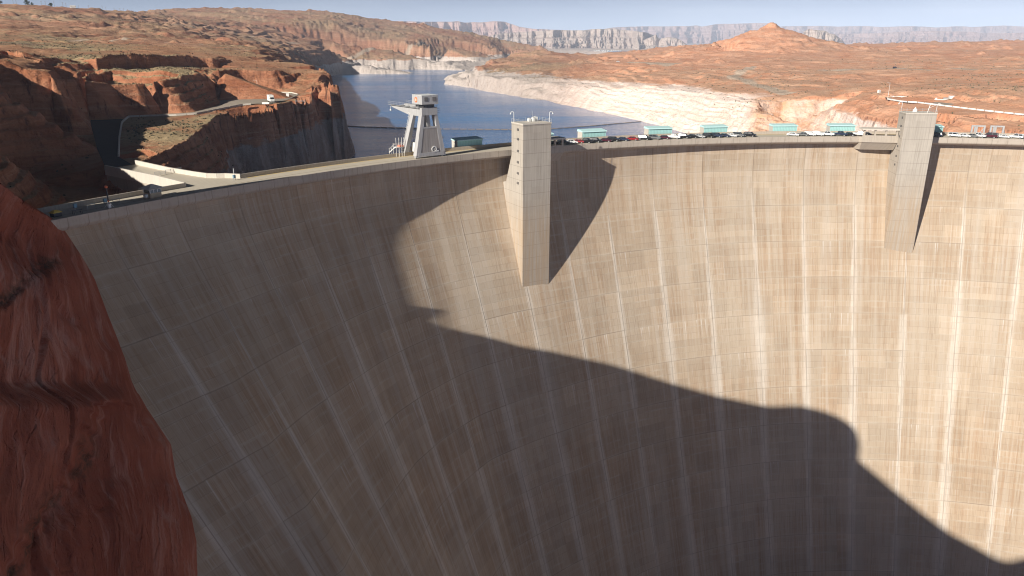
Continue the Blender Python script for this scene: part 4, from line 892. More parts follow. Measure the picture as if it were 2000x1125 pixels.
em = MB().tube((-3.03, 3.0, 18.35), (-3.14, 3.0, 18.35), 0.85, n=24).build('emblem', M['orange'], cab)
M['pale_orange'] = plain('pale_orange_paint', (0.80, 0.50, 0.36), 0.5)
MB().tube((-3.14, 3.0, 18.35), (-3.16, 3.0, 18.35), 0.5, n=20).build('emblem_centre', M['pale_orange'], em)
st = MB()                                                   # ladder tower and landing on the lake side leg
for i in range(9):
    z0, z1 = 3.2 + i * 1.2, 4.4 + i * 1.2
    t0 = -5.3 + 2.4 * z0 / 13.6; t1 = -5.3 + 2.4 * z1 / 13.6; y0 = 9.6 - 2.2 * z0 / 13.6; y1 = 9.6 - 2.2 * z1 / 13.6
    for d_ in (0, 0.6): st.beam((t0, y0 + d_, z0), (t1, y1 + d_, z1), 0.09)
    for q in (0.25, 0.75):
        tx = t0 + (t1 - t0) * q; ty = y0 + (y1 - y0) * q; tz = z0 + 1.2 * q; st.beam((tx, ty, tz), (tx, ty + 0.6, tz), 0.06)
    st.beam((t1 - 0.45, y1 - 0.1, z1), (t1 - 0.45, y1 + 0.7, z1), 0.05); st.beam((t1 - 0.45, y1 + 0.3, z1), (t1, y1 + .3, z1), 0.05)
st.build('ladder', M['white'], g)
pf = MB().box(-8.6, -5.4, 7.6, 9.8, 3.0, 3.12)
for x in (-8.5, -7.4, -6.4, -5.5):
    for y in (7.7, 9.7): pf.tube((x, y, 0.02), (x, y, 4.3 if y > 8 else 6.2), 0.06, n=5)
for y in (7.7, 9.7): pf.beam((-8.5, y, 4.2), (-5.5, y, 4.2), 0.06); pf.beam((-8.5, y, 3.7), (-5.5, y, 3.7), 0.06)
pf.beam((-10.6, 8.6, 1.6), (-8.5, 8.6, 3.0), 0.6, 0.08); pf.beam((-10.6, 8.3, 2.7), (-8.5, 8.3, 4.1), 0.06); pf.beam((-10.6, 8.9, 2.7), (-8.5, 8.9, 4.1), 0.06)
for x in (-10.6, -9.8): pf.tube((x, 8.6, 0.02), (x, 8.6, 2.9), 0.06, n=5)
pf.build('landing_stairs', M['white'], g)
MB().box(-7.0, -5.6, 7.9, 9.5, 3.121, 3.6).build('stair_box', M['orange'], g)
dc = MB().box(-2.6, 2.4, 5.9, 8.0, 1.3, 4.4).build('equipment_house', M['lamp'], g, bevel=0.1)
for x in (-1.6, 0.9): MB().box(x - 0.4, x + 0.4, 5.84, 5.95, 2.7, 3.6).build('window', M['dark'], dc)
hr = MB()
for i in range(14):
    a, b2 = i * math.pi / 7, (i + 1) * math.pi / 7
    hr.beam((1.1 + 0.85 * math.cos(a), -0.35, 2.7 + 0.85 * math.sin(a)), (1.1 + 0.85 * math.cos(b2), -0.35, 2.7 + 0.85 * math.sin(b2)), 0.22)
for i in range(4): hr.beam((1.1, -0.35, 2.7), (1.1 + 0.85 * math.cos(i * 1.57 + .4), -0.35, 2.7 + 0.85 * math.sin(i * 1.57 + .4)), 0.08)
hr.box(1.6, 2.8, -0.45, -0.2, 1.8, 2.2); hr.build('cable_reel', M['lamp'], g)
bl_ = MB().tube((-2.9, 20.6, 15.2), (-2.9, 20.6, 14.2), 0.05, n=5).tube((-2.9, 20.6, 14.2), (-2.9, 20.6, 13.7), 0.28, n=8).build('hook_block', M['white'], g)
for z in (14.2, 14.8, 15.5): MB().beam((2.85, 0.4, z), (4.1, 0.4, z), 0.10).build('side_bracket', M['dark'], g)

# ------------------------------------------------------------------ parked cars
PAINT = {}
def paint(name, col, rough=0.25):
    if name not in PAINT:
        PAINT[name] = plain(name + '_car_paint', col, rough, 0.0, 0.04, spec=0.5); PAINT[name].node_tree.nodes['Principled BSDF'].inputs['Coat Weight'].default_value = 0.6
    return PAINT[name]
CARCOL = dict(black=(0.012, 0.012, 0.014), white=(0.80, 0.80, 0.79), navy=(0.02, 0.03, 0.065), red=(0.30, 0.02, 0.02), grey=(0.16, 0.165, 0.17), silver=(0.45, 0.46, 0.47), maroon=(0.07, 0.012, 0.025), orange=(0.45, 0.20, 0.06))
SHAPE = dict(sedan=dict(L=4.7, W=1.8, body=[(-2.35, 0.35), (2.35, 0.35), (2.35, 0.68), (2.1, 0.82), (1.15, 0.95), (-1.6, 0.98), (-2.3, 0.92)], cab=(-1.75, 1.15, -1.0, 0.45, 0.95, 1.42)),
             suv=dict(L=4.8, W=1.95, body=[(-2.4, 0.42), (2.4, 0.42), (2.4, 0.85), (2.2, 1.0), (1.2, 1.1), (-2.3, 1.12), (-2.4, 1.0)], cab=(-2.3, 1.2, -2.0, 0.55, 1.1, 1.78)),
             pickup=dict(L=5.6, W=2.0, body=[(-2.8, 0.5), (2.8, 0.5), (2.8, 0.95), (2.6, 1.12), (1.5, 1.18), (-0.9, 1.18), (-2.78, 1.15)], cab=(-0.9, 1.5, -0.7, 0.85, 1.18, 1.88)),
             van=dict(L=5.2, W=2.0, body=[(-2.6, 0.42), (2.6, 0.42), (2.6, 0.9), (2.3, 1.1), (1.7, 1.2), (-2.55, 1.2), (-2.6, 1.0)], cab=(-2.55, 1.8, -2.45, 0.95, 1.2, 2.05)))
PROTO = {}
def car(kind, colour, name=None):
    """one vehicle, nose towards +x"""
    S = SHAPE[kind]; hw = S['W'] / 2
    key = (kind, colour)
    if key in PROTO: return copy_tree(PROTO[key])
    c = empty(name or 'parked_car', (0, 0, 0)); pm = paint(colour, CARCOL[colour])
    bd = MB().prism(S['body'], -hw, hw).build('body', pm, c, bevel=0.06)
    x0, x1, t0, t1, z0, z1 = S['cab']; a = hw - 0.06; b = hw - 0.26
    MB().hexa([(x0, -a, z0), (x1, -a, z0), (x1, a, z0), (x0, a, z0)], [(t0, -b, z1 - 0.05), (t1, -b, z1 - 0.05), (t1, b, z1 - 0.05), (t0, b, z1 - 0.05)]).build('windows', M['glass'], c)
    MB().hexa([(t0 - 0.05, -b - 0.03, z1 - 0.07), (t1 + 0.08, -b - 0.03, z1 - 0.07), (t1 + 0.08, b + 0.03, z1 - 0.07), (t0 - 0.05, b + 0.03, z1 - 0.07)], [(t0 + 0.05, -b + 0.05, z1), (t1 - 0.05, -b + 0.05, z1), (t1 - 0.05, b - 0.05, z1), (t0 + 0.05, b - 0.05, z1)]).build('roof', pm, c)
    xm = (t0 + t1) / 2
    for s in (-1, 1):
        for (xa, xb2) in ((x0, t0), (xm - 0.1, xm), (x1, t1)): MB().beam((xa, s * (a + 0.005), z0), (xb2, s * (b + 0.015), z1 - 0.03), 0.12, 0.10).build('pillar', pm, c)
    for x in (-S['L'] * 0.30, S['L'] * 0.30):
        for s in (-1, 1):
            wh = MB().tube((x, s * (hw - 0.2), 0.34), (x, s * (hw + 0.02), 0.34), 0.34, n=12).build('wheel', M['tyre'], c)
            MB().tube((x, s * (hw + 0.02), 0.34), (x, s * (hw + 0.035), 0.34), 0.2, n=8).build('hub', M['grey'], wh)
    for s in (-1, 1):
        MB().box(S['L'] / 2 - 0.06, S['L'] / 2 + 0.02, s * hw * 0.68 - 0.2, s * hw * 0.68 + 0.2, S['body'][2][1] - 0.14, S['body'][2][1]).build('headlight', M['white'], c)
        MB().box(-S['L'] / 2 - 0.03, -S['L'] / 2 + 0.08, s * hw * 0.75 - 0.12, s * hw * 0.75 + 0.12, S['body'][2][1] - 0.12, S['body'][2][1] + 0.06).build('tail_light', paint('red', CARCOL['red']), c)
    PROTO[key] = c
    return c
# photo column, kind, colour, label
CARS = [(1091, 'sedan', 'black', 'black car under the shadowed canopy, nearer the tower'), (1110, 'suv', 'black', 'black car under the shadowed canopy, farther from the tower'),
 (1127, 'sedan', 'white', 'white car just clear of the shadowed canopy'), (1139, 'sedan', 'red', 'small red car half hidden beside the white car near the canopy'),
 (1152, 'pickup', 'black', 'black pickup in front of the left end of the first full teal gate house'), (1171, 'suv', 'black', 'black suv in front of the middle of the first full teal gate house'),
 (1190, 'sedan', 'maroon', 'dark maroon car just past the right end of the first full teal gate house'), (1205, 'suv', 'black', 'tall black suv between a maroon car and a navy car'),
 (1222, 'sedan', 'navy', 'navy car between a tall black suv and a red car'), (1240, 'sedan', 'red', 'red car midway between the first and second full teal gate houses'),
 (1263, 'suv', 'black', 'black suv just right of the red car midway between two gate houses'), (1283, 'suv', 'grey', 'dark grey suv in front of the left end of the second full teal gate house'),
 (1302, 'sedan', 'maroon', 'dark maroon car in front of the second full teal gate house'), (1319, 'pickup', 'white', 'white pickup at the right end of the second full teal gate house'),
 (1339, 'suv', 'black', 'black suv next right of the white pickup'), (1355, 'sedan', 'black', 'low black car between a black suv and a silver car'),
 (1368, 'sedan', 'silver', 'silver car just left of the third full teal gate house'), (1385, 'suv', 'black', 'tall black suv at the left end of the third full teal gate house'),
 (1401, 'suv', 'navy', 'navy suv in front of the third full teal gate house, left of a navy car'), (1416, 'sedan', 'navy', 'navy car in front of the third full teal gate house'),
 (1430, 'sedan', 'white', 'white car at the right end of the third full teal gate house'), (1444, 'suv', 'grey', 'grey suv just right of the third full teal gate house'), (1466, 'suv', 'black', 'black suv ending the long row, empty road on its right'),
 (1549, 'sedan', 'white', 'white sedan in front of the fourth full teal gate house'), (1569, 'sedan', 'grey', 'dark grey car at the right end of the fourth full teal gate house'), (1584, 'suv', 'white', 'white suv next right of the dark grey car'),
 (1600, 'suv', 'white', 'white suv in the middle of the three white cars between two gate houses'), (1618, 'pickup', 'white', 'white pickup just left of the fifth full teal gate house'), (1644, 'pickup', 'navy', 'navy pickup in front of the fifth full teal gate house'),
 (1663, 'sedan', 'black', 'black car in front of the right half of the fifth full teal gate house'), (1684, 'pickup', 'white', 'white pickup at the left end of the sunlit canopy'), (1694, 'sedan', 'black', 'black car half under the left end of the sunlit canopy'),
 (1830, 'suv', 'navy', 'navy suv in the shadow just right of the right tower'), (1868, 'suv', 'white', 'white suv nearest the right tower in full sun'), (1886, 'sedan', 'white', 'white sedan second from the right tower in full sun'), (1900, 'sedan', 'grey', 'low grey car between two white cars near the steel frames'),
 (1913, 'pickup', 'white', 'white pickup in front of the left steel frame'), (1936, 'van', 'maroon', 'dark maroon van in front of the steel frames'), (1961, 'sedan', 'white', 'low white car right of the dark maroon van'), (1986, 'suv', 'white', 'white suv at the far right end of the crest road')]
XS = [1080, 1144, 1240, 1390, 1540, 1680, 1835, 2000]; YS = [286.5, 283, 276.2, 269.5, 266.5, 267.5, 269, 272]
crng = random.Random(4)
for px, kind, colr, lab in CARS:
    q = G(px, float(np.interp(px, XS, YS)) - 0.8, 0.0); ph_ = float(phi_of(q[0], q[1]))
    o = car(kind, colr); (x, y, z), rz = frame(ph_, 2.75 if px > 1140 else 3.6, 0.012)
    o.location = (x, y, z); o.rotation_euler = (0, 0, rz + R(crng.choice([-38, -42, -35]) if 1140 < px < 1480 else crng.choice([-25, -30, 155])))
    tag(o, lab, 'car', 'cars parked along the dam crest')

# ------------------------------------------------------------------ access bridge and roads on the west side
def slab(name, poly, z0, z1, m, parent=None):
    n = len(poly); vs = [(p[0], p[1], (p[2] if len(p) > 2 else 0) + z0) for p in poly] + [(p[0], p[1], (p[2] if len(p) > 2 else 0) + z1) for p in poly]
    return MB().add(vs, [tuple(range(n - 1, -1, -1)), tuple(range(n, 2 * n))] + [(i, (i + 1) % n, n + (i + 1) % n, n + i) for i in range(n)]).build(name, m, parent)
def wall_along(pts, th, h, z0=0.0):
    mb = MB()
    for a, b in zip(pts[:-1], pts[1:]):
        d = Vector((b[0] - a[0], b[1] - a[1], 0)).normalized(); nn = Vector((-d.y, d.x, 0)) * th / 2
        a_ = Vector(a); b_ = Vector(b); ex = d * 0.02
        q = [a_ - nn - ex, b_ - nn + ex, b_ + nn + ex, a_ + nn - ex]
        mb.hexa([(v.x, v.y, v.z + z0) for v in q], [(v.x, v.y, v.z + h) for v in q])
    return mb
def pxy(x, y, z=0.0): return G(x, y, z)
gapL = tuple(pol(np.float64(R(-55.6)), crest_r(R(-55.6)) + WD + 0.1, 0.0)); gapR = tuple(pol(np.float64(R(-51.8)), crest_r(R(-51.8)) + WD + 0.1, 0.0))
Bs = [gapL, pxy(310, 352.5, -0.1), pxy(206, 331, -0.6)]
Bn = [gapR, pxy(440, 347, 0), pxy(424, 347.5, 0), pxy(405, 347, 0), pxy(380, 343.5, 0), pxy(330, 335, 0), pxy(266, 320.5, -0.5)]
br = empty('access_bridge', tuple(np.mean([gapL, gapR], axis=0)), 0, 'concrete road bridge with pale parapets joining the dam crest to the access road', 'bridge')
bo_ = Vector(br.location)
def loc_(pts): return [tuple(Vector(p) - bo_) for p in pts]
slab('deck', loc_(Bs + [pxy(256, 322.5, -0.8)] + Bn[::-1]), -0.9, -0.012, M['deck'], br)
wall_along(loc_(Bs), 0.5, 1.3, -1.6).build('parapet', M['pale'], br)
wall_along(loc_(Bn), 0.5, 1.25, -1.6).build('parapet', M['pale'], br)
slab('abutment', loc_([Bs[0], Bs[1], Bs[2], tuple(np.array(Bs[2]) + [4, 5, 0]), tuple(np.array(Bs[0]) + [3, 5, 0])]), -14, -0.92, M['conc'], br)
def hug(pts, dz): return [(p[0], p[1], p[2] + dz) for p in pts]
def ribbon(name, A, B, m, dz, label=None):
    n = 60; a = curve(A, n); b = curve(B, n)
    P = np.stack([a + (b - a) * t for t in np.linspace(0, 1, 7)], 1); P[..., 2] += dz
    o = grid_mesh(name, P, m, smooth=True, flip=False); tag(o, kind='structure'); return o
ribbon('access_road', RR + [LOTW[1]], RL + [G(205, 203, 4.4), G(235, 212, 3.2), G(265, 221.5, 2.1)], M['asphalt'], 0.12)
ribbon('lookout_lot', LOTW[::-1], LOTB[::-1], M['lot'], 0.14)
ribbon('hillside_road', [G(2080, 234.5, 0), G(2000, 225, 0), G(1925, 217, 0), G(1850, 208, 0), G(1790, 200.5, 0), G(1765, 199.5, 0), G(1735, 194, 0)], [G(2080, 225, 0.1), G(2000, 215, 0.1), G(1925, 207, 0.1), G(1850, 198, 0.1), G(1782, 192, 0.1), G(1760, 190, 0.1), G(1724, 188, 0.1)], M['lot'], 0.02)

# ------------------------------------------------------------------ barrier blocks along the roads
def barrier_run(pts, seg, gap, h, th, m, label, group, skip=()):
    c = curve(pts, 400); d = np.r_[0, np.cumsum(np.linalg.norm(np.diff(c, axis=0), axis=1))]
    proto = None; t = 0.0; i = 0
    while t + seg < d[-1]:
        a = [np.interp(t, d, c[:, k]) for k in range(3)]; b = [np.interp(t + seg, d, c[:, k]) for k in range(3)]
        t += seg + gap; i += 1
        if proto is None:
            proto = MB().prism_x([(-th, 0), (th, 0), (th * 0.75, h * 0.35), (th * 0.45, h), (-th * 0.45, h), (-th * 0.75, h * 0.35)], -seg / 2, seg / 2).build('barrier_block', m); o = proto
        else: o = proto.copy(); COL.objects.link(o)
        o.location = [(a[k] + b[k]) / 2 for k in range(3)]
        o.rotation_euler = (0, -math.atan2(b[2] - a[2], math.dist(a[:2], b[:2])), math.atan2(b[1] - a[1], b[0] - a[0]))
        tag(o, label, 'barrier', group)
barrier_run([G(1733, 194.2, 0.1), G(1765, 199.6, 0.1), G(1790, 200.7, 0.1), G(1850, 208.2, 0.1), G(1925, 217.2, 0.1), G(2000, 225.2, 0.1), G(2080, 234.7, 0.1)], 5.2, 0.8, 0.75, 0.25, M['white'], 'white barrier block on the outer edge of the hillside road above the right tower', 'white barriers along the hillside road')
barrier_run([G(1724, 188.5, 0.2), G(1782, 191.4, 0.2)], 5.4, 0.1, 0.7, 0.25, M['white'], 'white barrier block along the uphill side of the hillside lot', 'white barriers behind the hillside lot')
barrier_run([G(232, 306, -0.6), G(233, 270, 0.3), G(238, 240, 1.5), G(251, 229, 2.1), G(290, 227.3, 2.2), G(335, 226.8, 2.3), G(385, 223.3, 2.6), G(430, 214.3, 3.1), G(470, 206.3, 4.1), G(500, 203.3, 4.6)], 4.0, 0.25, 0.8, 0.35, M['pale'], 'pale concrete barrier block curving along the edge of the access road', 'barriers along the access road')
barrier_run([G(512, 203.2, 4.6), G(540, 203.0, 4.6)], 3.6, 0.2, 0.9, 0.35, M['white'], 'white barrier block in front of the white truck on the lookout lot', 'white barriers in front of the lookout lot')
barrier_run([G(512, 181.0, 4.6), G(568, 181.4, 4.6), G(584, 185, 4.6)], 4.2, 0.05, 0.6, 0.2, M['pale'], 'white barrier block along the far edge of the lookout lot under the red bluff', 'white barriers behind the lookout lot')
barrier_run([G(421, 191.5, 4.6), G(460, 185.6, 4.6), G(505, 181.3, 4.6)], 4.2, 0.5, 0.7, 0.3, M['pale'], 'low grey barrier block along the left rear edge of the lookout lot', 'grey barriers behind the lookout lot')

# ------------------------------------------------------------------ things on the lookout lot and by the access road
def street_pole(p, h, label, arm=True, name='lamp_post'):
    e = empty(name, p, R(200), label, 'lamp post' if arm else 'pole')
    MB().tube((0, 0, 0), (0, 0, h), 0.13, 0.08, n=6).build('pole', M['lamp'], e)
    if arm:
        a = MB().tube((0, 0, h - 0.1), (1.6, 0, h + 0.25), 0.06, n=5).build('arm', M['lamp'], e)
        MB().box(1.4, 2.1, -0.15, 0.15, h + 0.2, h + 0.34).build('lamp_head', M['lamp'], a)
    MB().tube((0, 0, 0), (0, 0, 0.4), 0.28, 0.22, n=8).build('base', M['pale'], e)
    return e
street_pole(G(504, 181.5, 4.6), 7.5, 'tall grey lamp post at the back of the lookout lot')
street_pole(G(194, 201, 4.5), 14.0, 'tall thin lamp post at the top of the shadowed access road')
street_pole(G(421, 191.5, 4.6), 4.0, 'short grey post at the left corner of the lookout lot', False, 'marker_post')
street_pole(G(1734, 191, 0.2), 9.5, 'tall pale lamp post at the left end of the hillside road lot')
tr = empty('box_truck', G(530, 199.5, 4.66), R(-62), 'white box truck parked on the lookout lot above the cliff', 'truck')
MB().box(-4.2, 1.3, -1.25, 1.25, 0.75, 3.7).build('cargo_box', M['white'], tr, bevel=0.06)
cb = MB().prism([(1.36, 0.6), (3.6, 0.6), (3.6, 1.6), (3.2, 1.75), (2.7, 2.75), (1.36, 2.8)], -1.15, 1.15).build('cab', M['white'], tr, bevel=0.05)
MB().prism([(3.17, 1.8), (3.24, 1.78), (2.78, 2.68), (2.71, 2.66)], -0.98, 0.98).build('windscreen', M['glass'], cb)
for s in (-1, 1): MB().box(2.0, 2.7, s * 1.15 - 0.03, s * 1.15 + 0.03, 1.75, 2.45).build('side_window', M['glass'], cb)
for s in (-1, 1): MB().box(3.58, 3.64, s * 0.8 - 0.18, s * 0.8 + 0.18, 1.0, 1.25).build('headlight', M['lamp'], cb)
MB().box(-4.2, 3.4, -0.45, 0.45, 0.5, 0.745).build('chassis', M['dark'], tr)
for x in (-2.6, 2.5):
    for s in (-1, 1): MB().tube((x, s * 0.85, 0.48), (x, s * 1.17, 0.48), 0.48, n=14).build('wheel', M['tyre'], tr)
sg_ = empty('white_board', G(562, 190.2, 4.66), R(10), 'small white upright board on two legs at the right end of the lookout lot', 'sign board')
MB().box(-0.8, 0.8, -0.06, 0.06, 0.5, 2.3).build('panel', M['white'], sg_)
for x in (-0.6, 0.6): MB().box(x - 0.06, x + 0.06, -0.05, 0.05, 0, 0.5).build('leg', M['grey'], sg_)
rb_ = empty('rail_fence', G(586, 201, 4.5), R(6), 'short grey rail fence on the grass at the cliff edge below the lookout lot', 'fence')
for x in (-2.4, 0, 2.4): MB().tube((x, 0, -0.5), (x, 0, 1.3), 0.07, n=6).build('post', M['grey'], rb_)
for z in (0.65, 1.2): MB().tube((-2.4, 0, z), (2.4, 0, z), 0.05, n=5).build('rail', M['grey'], rb_)
rs = empty('warning_sign', G(183, 230, 2.2), R(35), 'small red sign on a post beside the dark access road', 'sign')
MB().tube((0, 0, 0), (0, 0, 2.4), 0.05, n=6).build('post', M['grey'], rs); MB().box(-0.7, 0.7, -0.09, -0.05, 1.6, 2.9).build('panel', M['orange'], rs)
for i, (x, y) in enumerate(((172, 199.5), (176, 199.8), (180, 200.2), (185, 200.6), (190, 201))):
    o = MB().tube((0, 0, -0.1), (0, 0, 1.5), 0.16, 0.14, n=8).build('bollard', M['white']); o.location = G(x, y, 4.6)
    tag(o, 'small white bollard in the row across the top of the access road', 'bollard', 'white bollards across the access road')

# ------------------------------------------------------------------ crest, west end: booth, signal mast, gate, boxes
(lx, ly, lz), rz = frame(R(-58.4), 4.0, 0.012)
bt = empty('guard_booth', (lx, ly, lz), rz, 'small tan guard booth with a pale hipped roof near the left end of the crest', 'booth')
MB().box(-1.5, 1.5, -1.3, 1.3, 0, 1.25).build('wall', M['tan'], bt)
MB().hexa([(-2.2, -2.0, 2.35), (2.2, -2.0, 2.35), (2.2, 2.0, 2.35), (-2.2, 2.0, 2.35)], [(-0.25, -0.2, 3.25), (0.25, -0.2, 3.25), (0.25, 0.2, 3.25), (-0.25, 0.2, 3.25)]).build('roof', M['roofing'], bt)
MB().box(-2.2, 2.2, -2.0, 2.0, 2.2, 2.348).build('eaves', M['pale'], bt)
for (x0, x1, y0, y1) in ((-1.4, 1.4, -1.28, -1.2), (-1.4, 1.4, 1.2, 1.28), (-1.48, -1.4, -1.1, 1.1), (1.4, 1.48, -1.1, 1.1)): MB().box(x0, x1, y0, y1, 1.252, 2.198).build('window', M['glass'], bt)
for x in (-1.45, -0.5, 0.5, 1.45):
    for y in (-1.25, 1.25): MB().box(x - 0.07, x + 0.07, y - 0.07, y + 0.07, 1.251, 2.199).build('mullion', M['white'], bt)
MB().box(-2.3, -1.55, -0.5, 0.4, 0.25, 1.0).build('air_conditioner', M['white'], bt)
(lx, ly, lz), rz = frame(R(-61.4), 1.3, 0.012)
mast = empty('signal_mast', (lx, ly, lz), rz, 'dark mast with an orange ball top on a white tripod on the crest', 'mast')
MB().tube((0, 0, 0.9), (0, 0, 4.6), 0.15, 0.15, n=10).build('pole', M['dark'], mast)
MB().tube((0, 0, 4.6), (0, 0, 4.75), 0.26, 0.36, n=14).tube((0, 0, 4.75), (0, 0, 5.0), 0.36, 0.36, n=14).tube((0, 0, 5.0), (0, 0, 5.18), 0.36, 0.16, n=14).build('ball_top', M['orange'], mast)
MB().tube((0, 0, 1.5), (0, 0, 1.75), 0.2, n=10).build('collar', M['orange'], mast)
for a in range(3): MB().tube((0, 0, 1.4), (1.1 * math.cos(a * 2.09), 1.1 * math.sin(a * 2.09), 0.0), 0.05, n=5).build('leg', M['white'], mast)
MB().box(-0.3, 0.3, -0.25, 0.25, 0, 0.9).build('pedestal', M['white'], mast)
for a_, dr, lab in ((-62.6, 5.6, 'pale blue control box on legs left of the orange topped mast'), (-61.0, 5.4, 'pale blue control box on legs right of the orange topped mast'), (-52.4, 8.0, 'pale blue control box on the bridge mouth by the curved parapet')):
    (lx, ly, lz), rz = frame(R(a_), dr, 0.012)
    b_ = empty('control_box', (lx, ly, lz), rz, lab, 'control box')
    MB().box(-0.35, 0.35, -0.25, 0.25, 0.55, 1.45).build('cabinet', M['blue'], b_)
    for x in (-0.28, 0.28): MB().box(x - 0.05, x + 0.05, -0.05, 0.05, 0, 0.55).build('leg', M['grey'], b_)
    if a_ > -55: MB().tube((0.1, 0.1, 1.45), (0.1, 0.1, 3.2), 0.07, n=6).build('beacon_post', M['lamp'], b_)
for a_, dr, lab in ((-61.9, 4.6, 'grey pipe hoop barrier on the crest left of the dark mast'), (-60.4, 5.2, 'grey pipe hoop barrier on the crest right of the dark mast')):
    (lx, ly, lz), rz = frame(R(a_), dr, 0.012)
    b_ = MB().tube((-0.9, 0, 0), (-0.9, 0, 1.0), 0.05, n=5).tube((0.9, 0, 0), (0.9, 0, 1.0), 0.05, n=5).tube((-0.9, 0, 1.0), (0.9, 0, 1.0), 0.05, n=5).tube((-0.9, 0, 0.5), (0.9, 0, 0.5), 0.04, n=5).build('pipe_barrier', M['grey'])
    b_.location = (lx, ly, lz); b_.rotation_euler = (0, 0, rz); tag(b_, lab, 'barrier')
(lx, ly, lz), rz = frame(R(-64.0), 3.0, 0.012)
kb = empty('covered_hatch', (lx, ly, lz), rz, 'small yellow roofed hatch in the shade at the left end of the crest', 'hatch')
MB().box(-0.9, 0.9, -0.7, 0.7, 0, 0.9).build('body', M['dark'], kb); MB().hexa([(-1.1, -0.9, 0.901), (1.1, -0.9, 0.901), (1.1, 0.9, 0.901), (-1.1, 0.9, 0.901)], [(-0.4, -0.3, 1.4), (0.4, -0.3, 1.4), (0.4, 0.3, 1.4), (-0.4, 0.3, 1.4)]).build('roof', M['yellow'], kb)
(lx, ly, lz), rz = frame(R(-63.1), 1.6, 0.012)
bb = empty('work_table', (lx, ly, lz), rz, 'dark table at the shadow edge near the left end of the crest', 'table')
MB().box(-1.0, 1.0, -0.4, 0.4, 0.75, 0.85).build('table_top', M['dark'], bb)
for x in (-0.9, 0.9):
    for y in (-0.3, 0.3): MB().box(x - 0.04, x + 0.04, y - 0.04, y + 0.04, 0, 0.75).build('leg', M['dark'], bb)
p0 = np.array(pxy(357, 333.5, 0)); p1 = np.array(pxy(300, 345, 0)); mid_ = (p0 + p1) / 2
gt_ = empty('mesh_gate', tuple(mid_), math.atan2(p0[1] - p1[1], p0[0] - p1[0]), 'low grey mesh gate across the concrete access bridge', 'gate')
L_ = float(np.linalg.norm(p0 - p1)) / 2 - 0.5
for x in np.linspace(-L_, L_, 6): MB().tube((x, 0, -0.02), (x, 0, 1.25), 0.05, n=5).build('post', M['grey'], gt_)
gm_ = MB()
for z in np.linspace(0.2, 1.2, 6): gm_.tube((-L_, 0, z), (L_, 0, z), 0.025, n=4)
for x in np.linspace(-L_, L_, 40): gm_.tube((x, 0, 0.2), (x, 0, 1.2), 0.015, n=4)
gm_.build('mesh_panel', M['grey'], gt_)

# steel frames on the crest right of the right tower
for i, (a_, lab) in enumerate(((15.0, 'left of two grey steel portal frames on the upstream side of the crest'), (16.5, 'right of two grey steel portal frames on the upstream side of the crest'))):
    (lx, ly, lz), rz = frame(R(a_), WD + 1.2, 0.0)
    f = empty('steel_frame', (lx, ly, lz - 1.0), rz, lab, 'steel frame', 'grey steel portal frames on the crest')
    for x in (-2.2, 2.2): MB().box(x - 0.3, x + 0.3, -0.3, 0.3, 0, 4.4).build('leg', M['crane'], f)
    MB().box(-2.5, 2.5, -0.3, 0.3, 4.4, 5.0).build('cross_beam', M['crane'], f)
    MB().beam((2.2, 0, 4.2), (4.0 if i else 0.3, 1.5, 0), 0.25).build('brace', M['crane'], f)
    MB().box(-1.4, -0.2, -0.2, 0.2, 0, 4.398).build('panel', M['crane'], f)

# low truck and generator on the hillside lot
(x, y, z) = G(1845, 198, 0.2)
tl = empty('flatbed_trailer', (x, y, z), R(-8), 'long white flatbed trailer with equipment on the hillside lot', 'trailer')
MB().box(-6.0, 5.0, -1.2, 1.2, 0.8, 1.25).build('bed', M['white'], tl)
MB().box(2.2, 5.6, -1.2, 1.2, 1.251, 3.4).build('machine_box', M['lamp'], tl, bevel=0.1)
MB().box(-0.8, 1.8, -1.0, 1.0, 1.251, 2.3).build('generator', M['grey'], tl, bevel=0.1)
MB().box(-5.6, -4.7, -0.5, 0.5, 1.251, 2.1).build('tank', M['white'], tl, bevel=0.1)
for xx in (-3.5, 2.8, 3.8):
    for s in (-1, 1): MB().tube((xx, s * 0.8, 0.45), (xx, s * 1.15, 0.45), 0.45, n=12).build('wheel', M['tyre'], tl)
sb = empty('instrument_box', tuple(np.array(GR(1717, 178, 530)) + [0, 0, 0.0]), R(20), 'grey instrument box on a post on the red slope above the right tower', 'instrument box')
sb.location.z = ground_z(sb.location.x, sb.location.y) - 0.3
MB().tube((0, 0, 0), (0, 0, 2.0), 0.12, n=6).build('post', M['grey'], sb); MB().box(-0.9, 0.9, -0.6, 0.6, 2.0, 4.0).build('cabinet', M['lamp'], sb)
# vehicles far off on the east side and on the lots
for (px, py, rr, kind, colr, lab, nm, rot) in ((1748, 131.5, 850, 'suv', 'navy', 'lone dark suv on the dirt track below the right hand skyline', 'parked_car', 20), (1207, 121, 1260, 'van', 'white', 'white van on the far side of a gravel patch east of the lake', 'parked_van', 10), (1243, 119.5, 1250, 'sedan', 'maroon', 'dark red car by the gravel patch east of the lake', 'parked_car', 5)):
    q = GR(px, py, rr); o = car(kind, colr, nm); o.location = (q[0], q[1], ground_z(q[0], q[1]) + 0.1); o.rotation_euler = (0, 0, R(rot)); tag(o, lab, 'van' if kind == 'van' else 'car')

